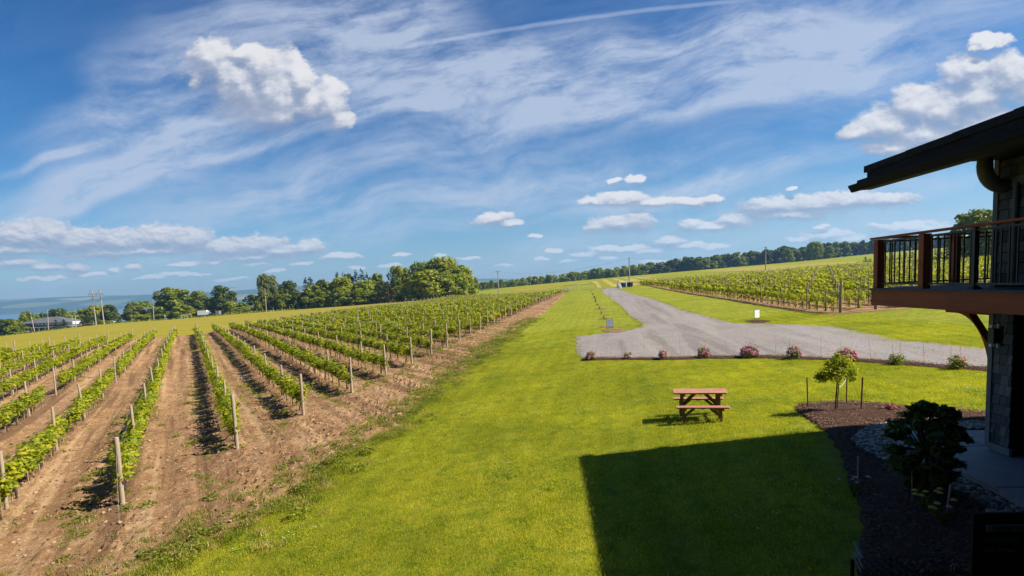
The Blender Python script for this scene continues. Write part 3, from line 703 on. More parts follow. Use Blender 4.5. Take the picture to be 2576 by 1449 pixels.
st_px = [r8(*p) for p in [(640,440),(680,400),(760,372),(850,360),(1000,352),(1300,350),(1560,348),(1700,350),(1700,402),(1560,397),(900,402),(805,405),(870,430),(1240,620),(1500,745),(1845,925),(1845,1120),(1500,930),(1200,760),(950,700),(850,640),(700,560),(600,480)]]
stone_w = [tuple(G(*p)[:2]) for p in st_px]
_, stone_poly = drape('river_stone_border', stone_w, 0.024, M['dirt'], jag=0.03, step=0.2, seg=0.15)
for nm, pts in (('sign_dirt_patch', [(1398,955),(1410,948),(1440,945),(1480,948),(1500,952),(1480,965),(1440,972),(1400,968)]),):
    pass
def ellipse_px(px, py, rx, ry, n=14): return [tuple(G(px+rx*math.cos(a), py+ry*math.sin(a))[:2]) for a in [2*math.pi*i/n for i in range(n)]]
for (px, py, rx, ry, mt) in [(1545,832.5,32,5,'dirt'),(1509,777.5,14,1.3,'dirt'),(1516,803.5,13,1.5,'dirt'),(1519,823,11,2,'dirt'),(1907,808.5,33,4.2,'mulch')]:
    drape('dirt_patch', ellipse_px(px, py, rx, ry), 0.018, M[mt], jag=0.12, hump=0.03, rough=0.04, step=0.15, seg=0.12)
# fields
def fpoly(pts): return [tuple(at(px, py, Y)[:2]) for px, py, Y in pts]
far_edge = [tuple(LB(k, ROWLEN+0.6)) for k in np.linspace(KMIN-6, KMAX+1, 12)]
road_edge = [tuple(at(px, py, Y)[:2]) for px, py, Y in [(1190,737,318),(1045,757,276),(870,771,276),(670,786,266),(535,798,286),(387,809,286),(243,820,276),(0,850,256),(-300,880,235)]]
drape('hay_strip', far_edge+road_edge, 0.03, M['hay'], jag=0.5)
def Gp(l): return [tuple(G(*p)[:2]) for p in l]
r3 = region3
drape('striped_field', Gp([r3(*p) for p in [(860,380),(1060,380),(1260,360),(1420,330),(1700,300),(1500,285),(1380,262),(1200,274),(900,300),(780,330),(840,345)]]), 0.06, M['stripe'], jag=0.5)
drape('pale_field', Gp([r3(*p) for p in [(1780,222),(2100,222),(2300,215),(2576,212)]]+[region4(*p) for p in [(200,190),(500,160),(900,135),(900,112),(500,130),(250,152),(0,160)]]+[r3(*p) for p in [(2576,158),(2200,185)]]), 0.08, M['pale'], jag=1.0)
drape('yellow_field', Gp([r3(*p) for p in [(0,395),(200,372),(480,348),(760,322),(780,345),(500,362),(300,400),(0,425)]]), 0.06, M['hay'], jag=0.6)

# lake and far shore
lk = MB(); lk.add([(-9000, 600, -42), (2500, 600, -42), (2500, 6400, -42), (-9000, 6400, -42)], [(0, 1, 2, 3)])
m, t, b = base_mat('lake_water', 0.18, 0.5); b.inputs['Base Color'].default_value = (0.03, 0.065, 0.11, 1); bump(t, b, t.noise(t.v('MULTIPLY', gpos(t), (0.02, 0.06, 1)), 2.0, 3), 0.4, 1.0)
struct(lk.build('lake', m))
hx = np.linspace(-7000, 1800, 170); hv = np.linspace(0, 1, 34)
HX, HV = np.meshgrid(hx, hv)
HY = 4700+HV*1500+120*(fbm(HX*.0012, HX*0, 3)-.5)
ridge_h = 86+(fbm(hx*.0009, hx*0+3, 4)-.5)*60+np.interp(hx, [-4200, -2500, -1000, 200, 1500], [0, 12, 8, -50, -80])
HZ = -46+(ridge_h[None]+46)*(1-(1-HV)**1.7)+(fbm(HX*.006, HY*.006, 4)-.5)*16*np.sin(HV*math.pi)
idx = np.arange(HX.size).reshape(HX.shape)
hb = MB(); hb.add(np.stack([HX.ravel(), HY.ravel(), HZ.ravel()], 1), np.stack([idx[:-1, :-1].ravel(), idx[:-1, 1:].ravel(), idx[1:, 1:].ravel(), idx[1:, :-1].ravel()], 1), 0, True)
m, t, b = base_mat('wooded_far_hills', 1.0, 0.0); p = gpos(t)
v = t.node('ShaderNodeTexVoronoi'); t.l.new(t.v('MULTIPLY', p, (0.0028, 0.0028, 0.008)), v.inputs[0]); v.inputs['Scale'].default_value = 1.0
n = t.noise(p, 0.01, 5, 0.7)
fr = t.node('ShaderNodeSeparateColor'); t.l.new(v.outputs['Color'], fr.inputs[0])
col = t.mix(t.step(n, 0.4, 0.6), (0.018, 0.040, 0.018), (0.034, 0.062, 0.024))
col = t.mix(t.step(fr.outputs[0], 0.80, 0.83), col, (0.11, 0.125, 0.05))
col = t.mix(t.step(fr.outputs[1], 0.90, 0.92), col, (0.22, 0.17, 0.10))
t.l.new(col, b.inputs['Base Color'])
struct(hb.build('far_hills', m))

# ================================================================== winery building (right)
# local frame: u to the right, v away from the eye, turned slightly clockwise
BA = math.atan(0.055)
bld = empty('winery_building', (0.4*math.sin(BA), 0.4*math.cos(BA), 0), -BA, 'grey shingled winery wing with a cedar railed deck, seen dark against the field', 'building')
gz = 0.67                                     # level of the paving at the wall
UW, VW = 7.88, 10.0                           # far left corner of the wing
ZD = CZ-0.44                                  # deck level
UD, VD = 6.95, 12.0                           # far left corner of the deck
def shingle_wall(mb, u0, u1, v0, v1, z0, z1, axis, backer=True):
    """courses of butt-edged shingles on a wall plane; axis 'v': the wall runs along v and faces -u"""
    z = z0; row = 0
    while z < z1-0.02:
        h = min(0.178, z1-z)
        a = (v0 if axis == 'v' else u0)-random.random()*0.1; end = v1 if axis == 'v' else u1
        while a < end:
            w = random.uniform(0.10, 0.19); b2 = min(a+w, end); a2 = max(a, v0 if axis == 'v' else u0)
            if b2-a2 > 0.015:
                th = random.uniform(0.018, 0.030); g = 0.004
                if axis == 'v':
                    x = u0
                    V = [(x-th, a2+g, z), (x-th, b2-g, z), (x+.004, b2-g, z), (x+.004, a2+g, z), (x-0.006, a2+g, z+h-.012), (x-0.006, b2-g, z+h-.012), (x+.004, b2-g, z+h-.012), (x+.004, a2+g, z+h-.012)]
                else:
                    y = v0
                    V = [(a2+g, y+th, z), (b2-g, y+th, z), (b2-g, y-.004, z), (a2+g, y-.004, z), (a2+g, y+0.004, z+h+.01), (b2-g, y+0.004, z+h+.01), (b2-g, y-.004, z+h+.01), (a2+g, y-.004, z+h+.01)]
                mb.add(V, [(0,3,2,1),(4,5,6,7),(0,1,5,4),(1,2,6,5),(2,3,7,6),(3,0,4,7)])
            a += w
        z += 0.178; row += 1
ridge_ = 6.2; UE = 6.56
ZE = CZ+1.64                                   # eave height
# lower pier and upper storey: solid cores behind the shingles
w = MB()
w.box((UW+.03+5.9, 9.74, (gz+ZD)/2-.1), (11.8, 0.46, ZD-gz-.2))       # far end wall, lower
w.box((UW+1.1+5, 1.0, (gz+ZD)/2), (10, 17.0, ZD-gz-.4))               # recessed side wall under the deck
w.box((UW+.03+5.9, 0.0, (ZD+ZE)/2+.1), (11.8, 19.94, ZE-ZD+.2))       # upper storey
w.prism([(UW+.05, ZE+.15), (UW+10.5, ZE+.15), (UE+ridge_, ZE+1.72)], 9.5, 9.9, 0, 'y')
w.build('wall', M['bronze'], bld)  # dark core seen in the shingle gaps stands in for course shadows
w = MB(); shingle_wall(w, UW, 0, 9.50, 9.92, gz+.14, ZD-.35, 'v'); shingle_wall(w, UW, 0, 6.0, 9.90, ZD+.05, ZE+.05, 'v')
shingle_wall(w, UW+.1, UW+6, VW-.02, 0, gz+.14, ZE, 'u')
w.build('shingle_siding', M['shingle_tone'], bld)
w = MB(); w.box((UW-.012, 9.955, (gz+ZD)/2-.12), (0.05, 0.10, ZD-gz-.30)); w.box((UW+.055, 10.0, (gz+ZD)/2-.12), (0.09, 0.04, ZD-gz-.30)); w.build('corner_board', M['trim'], bld)
w = MB(); w.box((UW-.012, 9.955, (ZD+ZE)/2+.05), (0.05, 0.10, ZE-ZD+.1)); w.build('corner_board', M['trim'], bld)
w = MB(); w.box((UW-.01, 9.68, gz+.07), (0.055, 0.44, 0.13)); w.build('base_board', M['trim'], bld)
# soffit, roof, gutter
UE, VE = 6.56, 11.92
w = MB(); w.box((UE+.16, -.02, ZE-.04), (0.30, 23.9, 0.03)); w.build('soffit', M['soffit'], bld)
p_ = 0.30; ridge = 6.2
roof = MB()
prof_r = [(UE+.02, ZE-.02), (UE+ridge, ZE-.02+p_*ridge), (UE+2*ridge, ZE-.02), (UE+2*ridge, ZE+.10), (UE+ridge, ZE+.12+p_*ridge), (UE+.02, ZE+.10)]
roof.prism(prof_r, -12.0, VE, 0, 'y')
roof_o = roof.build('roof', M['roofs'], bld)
cap = MB(); ends = [VE-.02, 10.55, 9.35, 8.15, 6.9, 5.6, 4.2]
for i in range(len(ends)-1):
    zt_ = CZ+2.03+.012*i
    cap.bar((UE+.20-.006*i, ends[i]+.05, zt_-.03), (UE+.20-.006*i, ends[i+1]-.05, zt_-.03+.006), 0.05, 0.13, up=(0, 0, 1))
    cap.bar((UE+.225, ends[i]-.02, zt_-.20), (UE+.225, ends[i+1]-.02, zt_-.20), 0.045, 0.28, up=(0, 0, 1))
cap.build('eave_flashing', M['roofs'], roof_o)
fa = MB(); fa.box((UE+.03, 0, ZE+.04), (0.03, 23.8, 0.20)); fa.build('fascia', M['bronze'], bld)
gt = MB()
prof = [(0, 0), (-.045, .0), (-.065, .035), (-.085, .065), (-.10, .075), (-.105, .105), (-.092, .105), (-.088, .085), (-.07, .07), (-.05, .04), (-.04, .012), (0, .012)]
gt.prism([(UE+.012+x*1.05, ZE-.08+z*1.35) for x, z in prof], -12.0, VE+.10, 0, 'y')
gt.build('gutter', M['bronze'], bld)
ct = MB(); ct.prism([(UE+.012+x*1.05, ZE-.08+z*1.35) for x, z in [(0, 0), (-.045, 0), (-.065, .035), (-.10, .075), (-.105, .105), (0, .105)]], VE+.10, VE+.106, 0, 'y'); ct.build('gutter_end_cap', M['bronze'], bld)
# corrugated downspout elbow curving from the eave to the wall
dp = MB(); pts = [(UW-.37, 9.35, ZE+.24), (UW-.37, 9.35, ZE-.06)]
for i in range(1, 13):
    ang = R(90)*i/12; pts.append((UW-.37+.34*(1-math.cos(ang)), 9.35, ZE-.06-.34*math.sin(ang)))
pts = [(a_, 9.76, c_) for a_, _, c_ in pts]
fine = []
for i in range(len(pts)-1):
    for j in range(3): fine.append(tuple(pts[i][c]*(1-j/3)+pts[i+1][c]*j/3 for c in range(3)))
dp.tube(fine, [0.112+0.006*(i % 2) for i in range(len(fine))], 18)
dp.tube([(UW-.06, 9.5, ZE-.38), (UW-.05, 9.5, ZD+.05)], 0.040, 8)
dp.build('downspout', M['spout'], bld)
q = MB(); q.box((UW-.60, 6.0, ZE+.12), (1.15, 7.9, .10)); q.build('eave_box', M['bronze'], bld)
# wall lamp: box with pale ends up and down
lamp = MB(); lamp.box((UW-.10, 9.78, ZD-.84), (0.13, 0.13, 0.26)); lamp.box((UW-.03, 9.78, ZD-.84), (0.03, 0.16, 0.34)); lo_ = lamp.build('wall_lamp', M['black'], bld)
for zz in (ZD-.675, ZD-1.005):
    q = MB(); q.box((UW-.13, 9.80, zz), (0.05, 0.05, 0.05)); q.box((UW-.075, 9.74, zz), (0.02, 0.03, 0.07)); q.build('lamp_glass', M['whitepaint'], lo_)
# deck
dk = MB(); dk.box((UD+2.3, VD-4.5, ZD-.02), (4.66, 9.06, 0.04)); dko = dk.build('deck', M['decking'], bld)
bm_ = MB(); bm_.box((UD+.025, VD-4.5, ZD-.20), (0.05, 9.0, 0.315)); bm_.box((UD+2.3, VD-.03, ZD-.20), (4.5, 0.05, 0.313)); bm_.build('rim_beam', M['cedar'], dko)
jb = MB(); jb.box((UD+2.3, VD-4.5, ZD-.20), (4.4, 8.7, 0.22)); jb.build('joists', M['bronze'], dko)
def dpost(u, v, mt='cedar', s=0.14, h=1.0, nm='railing_post'):
    q = MB(); q.box((u, v, ZD+h/2), (s, s, h)); q.build(nm, M[mt], dko)
for v in (VD-.08, VD-1.50, VD-3.93, VD-5.4): dpost(UD+.10, v)
q = MB(); q.box((UD+.10, VD-2.72, ZD+.5), (0.07, 0.07, 1.0)); q.box((UD+.10, VD-2.72, ZD+.025), (0.16, 0.16, 0.05), taper=.6); q.build('railing_post', M['black'], dko)['label'] = 'slim black metal railing post with a flared foot'
for u in (UD+1.62, UD+3.2): dpost(u, VD-.08)
tr_ = MB(); tr_.box((UD+.10, VD-4.46, ZD+1.03), (0.20, 9.1, 0.035)); tr_.box((UD+2.35, VD-.08, ZD+1.028), (4.3, 0.20, 0.034)); tr_.build('top_rail', M['cedar'], dko)
ra = MB()
for z in (ZD+.09, ZD+.955):
    ra.box((UD+.10, VD-4.4, z), (0.035, 8.5, 0.032)); ra.box((UD+2.4, VD-.08, z), (4.3, 0.035, 0.031))
ra.build('rail_bar', M['black'], dko)
v = VD-.30
while v > VD-4.6:
    if all(abs(v-a) > .09 for a in (VD-.08, VD-1.5, VD-2.72, VD-3.93)):
        q = MB(); q.box((UD+.10, v, ZD+.52), (0.02, 0.02, 0.84)); q.build('baluster', M['black'], dko)
    v -= 0.155
u = UD+.36
while u < UD+2.9:
    if abs(u-UD-1.62) > .1:
        q = MB(); q.box((u, VD-.08, ZD+.52), (0.02, 0.02, 0.84)); q.build('baluster', M['black'], dko)
    u += 0.24
# support beam and curved brace under the deck
br = MB(); br.box((UD+1.0, 10.55, ZD-.43), (0.16, 1.15, 0.145)); br.build('bracket_beam', M['cedar'], dko)
bc = MB(); ub = UD+1.0
n = 14; out = []
for i in range(n+1):
    a = R(90)*i/n; out.append((10.0+0.03+0.86*(1-math.sin(a)), ZD-.51-1.02*(1-math.cos(a))))
inn = []
for i in range(n+1):
    a = i/n; inn.append((10.0+0.03+0.60*(1-a)**1.0-.0, ZD-.51-0.62*a))
# outer (lower) edge is the arc, inner (upper) edge nearly straight
pl = [(y, z) for y, z in [(10.0+.86*math.cos(R(90)*i/n), ZD-.50-1.05*math.sin(R(90)*i/n)) for i in range(n+1)]]
lower = [(10.02+0.86*(1-math.sin(R(90)*i/n)), ZD-.50-1.08*(1-math.cos(R(90)*i/n))) for i in range(n+1)]
upper = [(10.02+0.52*(1-i/n), ZD-.50-0.55*(i/n)) for i in range(n+1)]
outline = lower+upper[::-1]
bc.prism([(y, z) for y, z in outline], ub-.07, ub+.07, 0, 'x'); bc.build('curved_brace', M['cedar'], dko)

# concrete walk beside the wing
def BW(u, v): c, s = math.cos(BA), math.sin(BA); return (u*c+v*s, -u*s+v*c)
wk = []
walk_px = [r8(805, 405), r8(900, 401), r8(1560, 396), r8(2300, 396)]
wk = [G(*p)[:2] for p in [r8(805, 405), r8(870, 430), r8(1240, 620), r8(1500, 745), r8(1845, 925), r8(2600, 1330)]]
zw = gz-.01
wk_top = [at(px, py, 1) for px, py in []]
def onz(px, py, z):
    r = ray(px, py); Y = (z-CZ)/r[2]; return (r[0]*Y, Y)
wp_ = [onz(*r8(a, b2), zw) for a, b2 in [(805, 405), (1240, 612), (1845, 915), (2700, 1370)]]+[BW(9.2, 4.0), BW(9.2, 11.9), BW(11.9, 11.95), onz(*r8(1560, 396), zw)]
wb = MB(); wpp = [wp_[0], wp_[1], wp_[2], wp_[3], wp_[4], BW(9.2, 9.2), BW(13.5, 9.2), BW(13.5, 11.9), wp_[7]]
wb.prism([tuple(map(float, q)) for q in wpp], zw-.25, zw, 0, 'z')
o = wb.build('concrete_walk', M['concrete']); struct(o)
jt = MB()
for (a, b2) in [((1180, 510), (1555, 512)), ((1380, 440), (1550, 508)), ((1640, 806), (1850, 808)), ((1240, 628), (1660, 840))]:
    pa = onz(*r8(*a), zw); pb = onz(*r8(*b2), zw); jt.bar((*pa, zw+.001), (*pb, zw+.001), .012, .006)
o = jt.build('walk_joints', M['inkblack']); struct(o)
# unseen wing behind the eye, made tall and wide to block sky light
ow = empty('unseen_winery_wing', (0, -2.6, gz), -BA, 'unseen winery block behind the viewing deck, made tall and wide to block sky light', 'building')
q = MB(); q.box((2.0, -8.0, 5.6), (56, 13, 11.4)); q.build('wall', M['shingle'], ow)
q = MB(); q.box((5.0, 1.7, CZ-gz+3.75), (16, 9.0, .25)); q.build('sky_block_roof', M['roofs'], ow)  # unseen roof slab, added to cut sky light on the shaded lawn
q = MB(); q.prism([(-28, 11.3), (2, 15.5), (32, 11.3), (32, 11.0), (-28, 11.0)], -15, -1.2, 0, 'y'); q.build('roof', M['roofs'], ow)

# ================================================================== vines
def vine_mesh(name, nleaf, size, seedv, mat, tall=1.0, trunkleaf=0.0, tmpl=LEAF5):
    g = np.random.default_rng(seedv)
    L = 1.62
    nsh = 16
    # shoots rise from the cordon; leaves sit along them
    sx = g.uniform(-L/2, L/2, nsh); sh = g.uniform(0.30, 0.66, nsh)*tall; lean = g.normal(0, .07, (nsh, 2)); 
    k = g.integers(0, nsh, nleaf); f = g.random(nleaf)**0.75
    c = np.zeros((nleaf, 3))
    droop = np.where(g.random(nleaf) < .25, 1, 0)
    c[:, 0] = sx[k]+lean[k, 0]*f*2+g.normal(0, .075, nleaf)
    c[:, 1] = lean[k, 1]*f*1.4+g.normal(0, .06+.03*f, nleaf)
    c[:, 2] = 0.62+sh[k]*f-droop*g.random(nleaf)*0.16+g.normal(0, .03, nleaf)
    if trunkleaf:
        m = g.random(nleaf) < trunkleaf; q = m.sum()
        c[m, 0] = g.normal(0, .09, q); c[m, 1] = g.normal(0, .09, q); c[m, 2] = g.uniform(0.08, 0.65, q)
    nr = np.stack([g.normal(0, .6, nleaf), np.sign(c[:, 1]+g.normal(0, .04, nleaf))*g.uniform(.1, .9, nleaf), g.uniform(.5, 1.4, nleaf)], 1)
    mb = MB(); mb.leaves(c, nr, g.uniform(.65, 1.25, nleaf)*size, tmpl)
    return mb
def trunk_mb(seedv):
    g = np.random.default_rng(seedv); mb = MB()
    for sx in ((-.04, .05) if seedv % 2 else (.02,)):
        pts = [(sx*3, 0, -.05), (sx*2+g.normal(0, .02), g.normal(0, .02), .2), (sx+g.normal(0, .025), g.normal(0, .02), .42), (sx*.4, 0, .62)]
        mb.tube(pts, [.032, .026, .022, .018], 6)
    for d in (-1, 1): mb.tube([(0, 0, .60), (d*.3, 0, .66+g.normal(0, .02)), (d*.74, 0, .68)], [.017, .013, .009], 5)
    return mb
VAR = []
for i in range(6):
    VAR.append((vine_mesh('f', 500, 0.094, 10+i, 0).mesh('foliage', M['vine']), trunk_mb(i).mesh('trunk', M['vinebark'])))
RVAR = [(vine_mesh('f', 360, 0.098, 40+i, 0, 0.95, 0.22).mesh('foliage', M['vine_r']), trunk_mb(i+7).mesh('trunk', M['vinebark'])) for i in range(3)]
q = MB(); q.tube([(0.33, 0.02, -.1), (0.335, 0.02, 1.0)], .014, 5); STAKE = q.mesh('stake', M['stake'])
q = MB(); q.tube([(-.40, -.01, -.1), (-.40, -.01, .62)], .016, 5); STAKE2 = q.mesh('stake', M['stake'])
row_ang = math.atan2(rdir[1], rdir[0]); rrow_ang = math.atan2(rd[1], rd[0])
NV = 4; VS = VSP/NV
def visible(x, y, z, m=520):
    if y < 2.5: return False
    px, py = proj(x, y, z); return -m < px < 2576+m and py < 1449+m
vines = []; posts = []
for k in range(KMIN, KMAX+1):
    for i in range(int(ROWLEN/VS)):
        t = 0.85+i*VS
        if t > ROWLEN-.4: continue
        if k == 0 and 28.2 < t < 30.6: continue
        if k == -1 and 26 < t < 31.0: continue
        if random.random() < 0.012: continue
        p = LB(k, t+random.uniform(-.08, .08)); z = float(Hm(*p))
        if visible(p[0], p[1], z+1): vines.append((math.hypot(*p), 'L', k, i, p, z))
    for j in range(int(ROWLEN/VSP)+2):
        t = 0.0 if j == 0 else min(4.6+(j-1)*VSP, ROWLEN)
        p = LB(k, t); z = float(Hm(*p)); end = (j == 0 or t >= ROWLEN)
        if visible(p[0], p[1], z+1.8): posts.append((math.hypot(*p), 'L', k, j, p, z, end))
        if t >= ROWLEN: break
for n in range(NR):
    L_ = RLEN
    for i in range(int(L_/1.45)):
        t = 0.9+i*1.45; p = RB(n, t+random.uniform(-.1, .1)); z = float(Hm(*p))
        if random.random() < 0.03: continue
        px, py = proj(p[0], p[1], z+.8)
        if px < 2505 and visible(p[0], p[1], z+1): vines.append((math.hypot(*p), 'R', n, i, p, z))
    for j in range(int(L_/5.8)+1):
        t = j*5.8; p = RB(n, t); z = float(Hm(*p)); px, py = proj(p[0], p[1], z+.8)
        if px < 2520 and visible(p[0], p[1], z+1.8): posts.append((math.hypot(*p), 'R', n, j, p, z, j == 0))
def out_of_frame(a):
    px, py = proj(a[4][0], a[4][1], a[5]+.9); return not (-25 < px < 2600 and py < 1475)
vines.sort(key=lambda a: (out_of_frame(a), a[0])); posts.sort(key=lambda a: (out_of_frame(a), a[0]))
# a stuff copy of every plant past the first 300
CARD = ['zero','one','two','three','four','five','six','seven','eight','nine','ten','eleven','twelve','thirteen','fourteen','fifteen','sixteen','seventeen','eighteen','nineteen','twenty']
def card(n): return CARD[n] if n <= 20 else TENS[n//10]+('' if n % 10 == 0 else '-'+CARD[n % 10])
def rowname(k):
    if k == 1: return 'the thick-post row'
    if k > 1: return f'row {card(k-1)} right of the thick-post row'
    return f'row {card(1-k)} left of the thick-post row'
seen = {}
for (d, blk, k, i, p, z) in vines[:300]:
    seen[(blk, k)] = seen.get((blk, k), 0)+1; c = seen[(blk, k)]
    m = VAR[random.randrange(6)] if blk == 'L' else RVAR[random.randrange(3)]
    e_ = empty('grapevine', (p[0], p[1], z+.05), (row_ang if blk == 'L' else rrow_ang)+(math.pi if random.random() < .5 else 0), f'leafy grapevine, {nth(c)} from the near end of {rowname(k)}' if blk == 'L' else f'young grapevine, {nth(c)} from the near end of row {card(k+1)} right of the drive', 'grapevine', 'grapevines in the vineyard rows')
    s = random.uniform(.9, 1.1); e_.scale = (1, random.uniform(.9, 1.25), s)
    link('foliage', m[0], e_); link('trunk', m[1], e_); link('stake', STAKE, e_)
    if random.random() < .4: link('stake', STAKE2, e_)
# the remaining rows, as one mass
far = MB()
lods = {}
for blk in 'LR':
    for lod, (nl, sz) in enumerate([(170, .140), (78, .205), (40, .29)]):
        lods[blk, lod] = []
        for q in range(4):
            mb = vine_mesh('x', nl, sz, 100+q+lod*10, 0, 1.0 if blk == 'L' else .95, 0 if blk == 'L' else .2, QUAD)
            lods[blk, lod].append(np.concatenate(mb.v).reshape(-1, 4, 3))
stk = []
for (d, blk, k, i, p, z) in vines[300:]:
    lod = 0 if d < 50 else 1 if d < 95 else 2
    v = lods[blk, lod][random.randrange(4)]; a = (row_ang if blk == 'L' else rrow_ang)+(math.pi if random.random() < .5 else 0)
    c, s = math.cos(a), math.sin(a); sc = random.uniform(.9, 1.12); w2 = random.uniform(.9, 1.3)
    x = v[..., 0]*c-v[..., 1]*w2*s+p[0]; y = v[..., 0]*s+v[..., 1]*w2*c+p[1]; zz = v[..., 2]*sc+z+.05
    nq = len(v); far.add(np.stack([x, y, zz], -1).reshape(-1, 3), np.arange(nq*4).reshape(nq, 4), 0 if blk == 'L' else 1)
    if d < 110:
        r_ = .03 if d < 60 else .04
        far.tube([(p[0], p[1], z-.05), (p[0]+.02, p[1], z+.7)], r_, 3, 2, cap=False)
        far.tube([(p[0]+.3*c, p[1]+.3*s, z-.05), (p[0]+.3*c, p[1]+.3*s, z+1.0)], .016, 3, 3, cap=False)
o = far.build('grapevines', [M['vine'], M['vine_r'], M['vinebark'], M['stake']]); tag(o, 'mass of grapevines filling the distant vineyard rows on both sides of the drive', 'grapevines', kind='stuff')
# posts
def post_mesh(h, r, seedv, ln=0.0):
    g = np.random.default_rng(seedv); mb = MB(); n = 10
    pts = [(0, 0, -.2), (0+g.normal(0, .008), 0, h*.35), (ln*.6+g.normal(0, .01), 0, h*.7), (ln, 0, h-.015), (ln, 0, h)]
    mb.tube(pts, [r*1.04, r*1.02, r, r*.97, r*.86], n); return mb
PM = [post_mesh(1.75, .042, i).mesh('line_post', M['post']) for i in range(4)]
PE = [post_mesh(1.80, .056, 20+i, -.05).mesh('end_post', M['post']) for i in range(3)]
PR = [post_mesh(1.85, .05, 30+i).mesh('line_post', M['post']) for i in range(3)]
pf = MB(); seen = {}
for n_, (d, blk, k, j, p, z, end) in enumerate(posts):
    if n_ < 300:
        seen[(blk, k)] = seen.get((blk, k), 0)+1; c = seen[(blk, k)]
        me = (PE if end else PM)[random.randrange(3)] if blk == 'L' else PR[random.randrange(3)]
        o = link('vineyard_post', me, None, (p[0], p[1], z+.02), (row_ang if blk == 'L' else rrow_ang))
        o.rotation_euler[0] = random.gauss(0, .018); o.rotation_euler[1] = random.gauss(0, .018)
        hs = random.uniform(.95, 1.05); o.scale = (1, 1, hs)
        if blk == 'L': lb = ('thick weathered end post of ' if end else f'grey post, {nth(c)} from the near end of ')+rowname(k)
        else: lb = f'grey post, {nth(c)} from the near end of row {card(k+1)} right of the drive'
        if blk == 'L' and end and j > 0: lb = 'pale far end post of '+rowname(k)
        tag(o, lb, 'post', 'wooden posts of the vineyard rows')
        if k == 1 and j == 0 and blk == 'L':
            o['label'] = 'nearest thick weathered end post wrapped with wire, at lower left'
            o.scale = (1, 1, 1)
    else:
        r_ = (.06 if end else .045) if blk == 'L' else .05; h = 1.75 if blk == 'L' else 1.8
        h *= random.uniform(.94, 1.07)
        pf.tube([(p[0], p[1], z-.1), (p[0]+random.gauss(0, .03), p[1]+random.gauss(0, .03), z+h)], r_, 4, 0)
o = pf.build('vineyard_posts', M['post']); tag(o, 'distant wooden posts standing in the far vineyard rows', 'posts', kind='stuff')
# braces between the first two posts of each row at the near side of the right block
for n in range(6):
    if n in (0, 1, 2, 4):
        a = RB(n, 0); b2 = RB(n, 2.3); za = float(Hm(*a)); zb = float(Hm(*b2))
        e_ = empty('end_brace', (a[0], a[1], za), 0, f'wooden H shaped end brace of vineyard row {n+1} right of the drive' if n else 'tall wooden H shaped end brace at the near corner of the right vineyard', 'end brace', 'H shaped row end braces')
        q = MB(); q.tube([(.05, -.1, -.2), (.05, -.1, 2.45 if n == 0 else 2.0)], .065, 8); q.build('tall_post', M['post'], e_)
        q = MB(); q.tube([(b2[0]-a[0], b2[1]-a[1], zb-za-.2), (b2[0]-a[0], b2[1]-a[1], zb-za+1.65)], .055, 8); q.build('short_post', M['post'], e_)
        q = MB(); q.tube([(.05, -.1, 1.48), (b2[0]-a[0], b2[1]-a[1], zb-za+1.5)], .04, 8); q.build('cross_bar', M['post'], e_)
# wires
for k in range(-2, 9):
    q = MB()
    for hgt, dy in ((.64, 0), (1.0, .05), (1.0, -.05), (1.35, .04), (1.68, 0)):
        pts = []
        t = 0 if k > 0 else 8
        while t <= 60:
            a = LB(k, t); nrm = (-rdir[1]*dy, rdir[0]*dy); pts.append((a[0]+nrm[0], a[1]+nrm[1], float(Hm(*a))+hgt+.04-(0.03 if (t/3.1) % 2 > .9 else 0))); t += 3.1
        q.tube(pts, .0028, 3, cap=False)
    if k >= 1:
        a = LB(k, 0); b2 = LB(k, -1.1) if k > 1 else LB(k, -.9); q.tube([(a[0], a[1], float(Hm(*a))+1.5), (b2[0], b2[1], float(Hm(*b2))+.05)], .003, 3, cap=False)
        # a ring anchor in the ground
        q.tube([(b2[0]+.03*math.cos(u), b2[1], float(Hm(*b2))+.06+.03*math.sin(u)) for u in np.linspace(0, 6.28, 9)], .005, 4, cap=False)
    o = q.build('trellis_wire', M['wire']); tag(o, 'thin galvanised wires strung along '+rowname(k), 'wire', 'trellis wires of the near rows')
# coiled wire bands on the nearest end post
q = MB()
for zz in (1.72, 1.45, 1.18, .62): q.tube([(N1[0]+.064*math.cos(u), N1[1]+.064*math.sin(u), N1[2]+zz+.03*math.cos(u)) for u in np.linspace(0, 6.28, 15)], .004, 4, cap=False)
o = q.build('wire_wraps', M['wire']); tag(o, 'wire wraps wound round the nearest thick end post', 'wire')

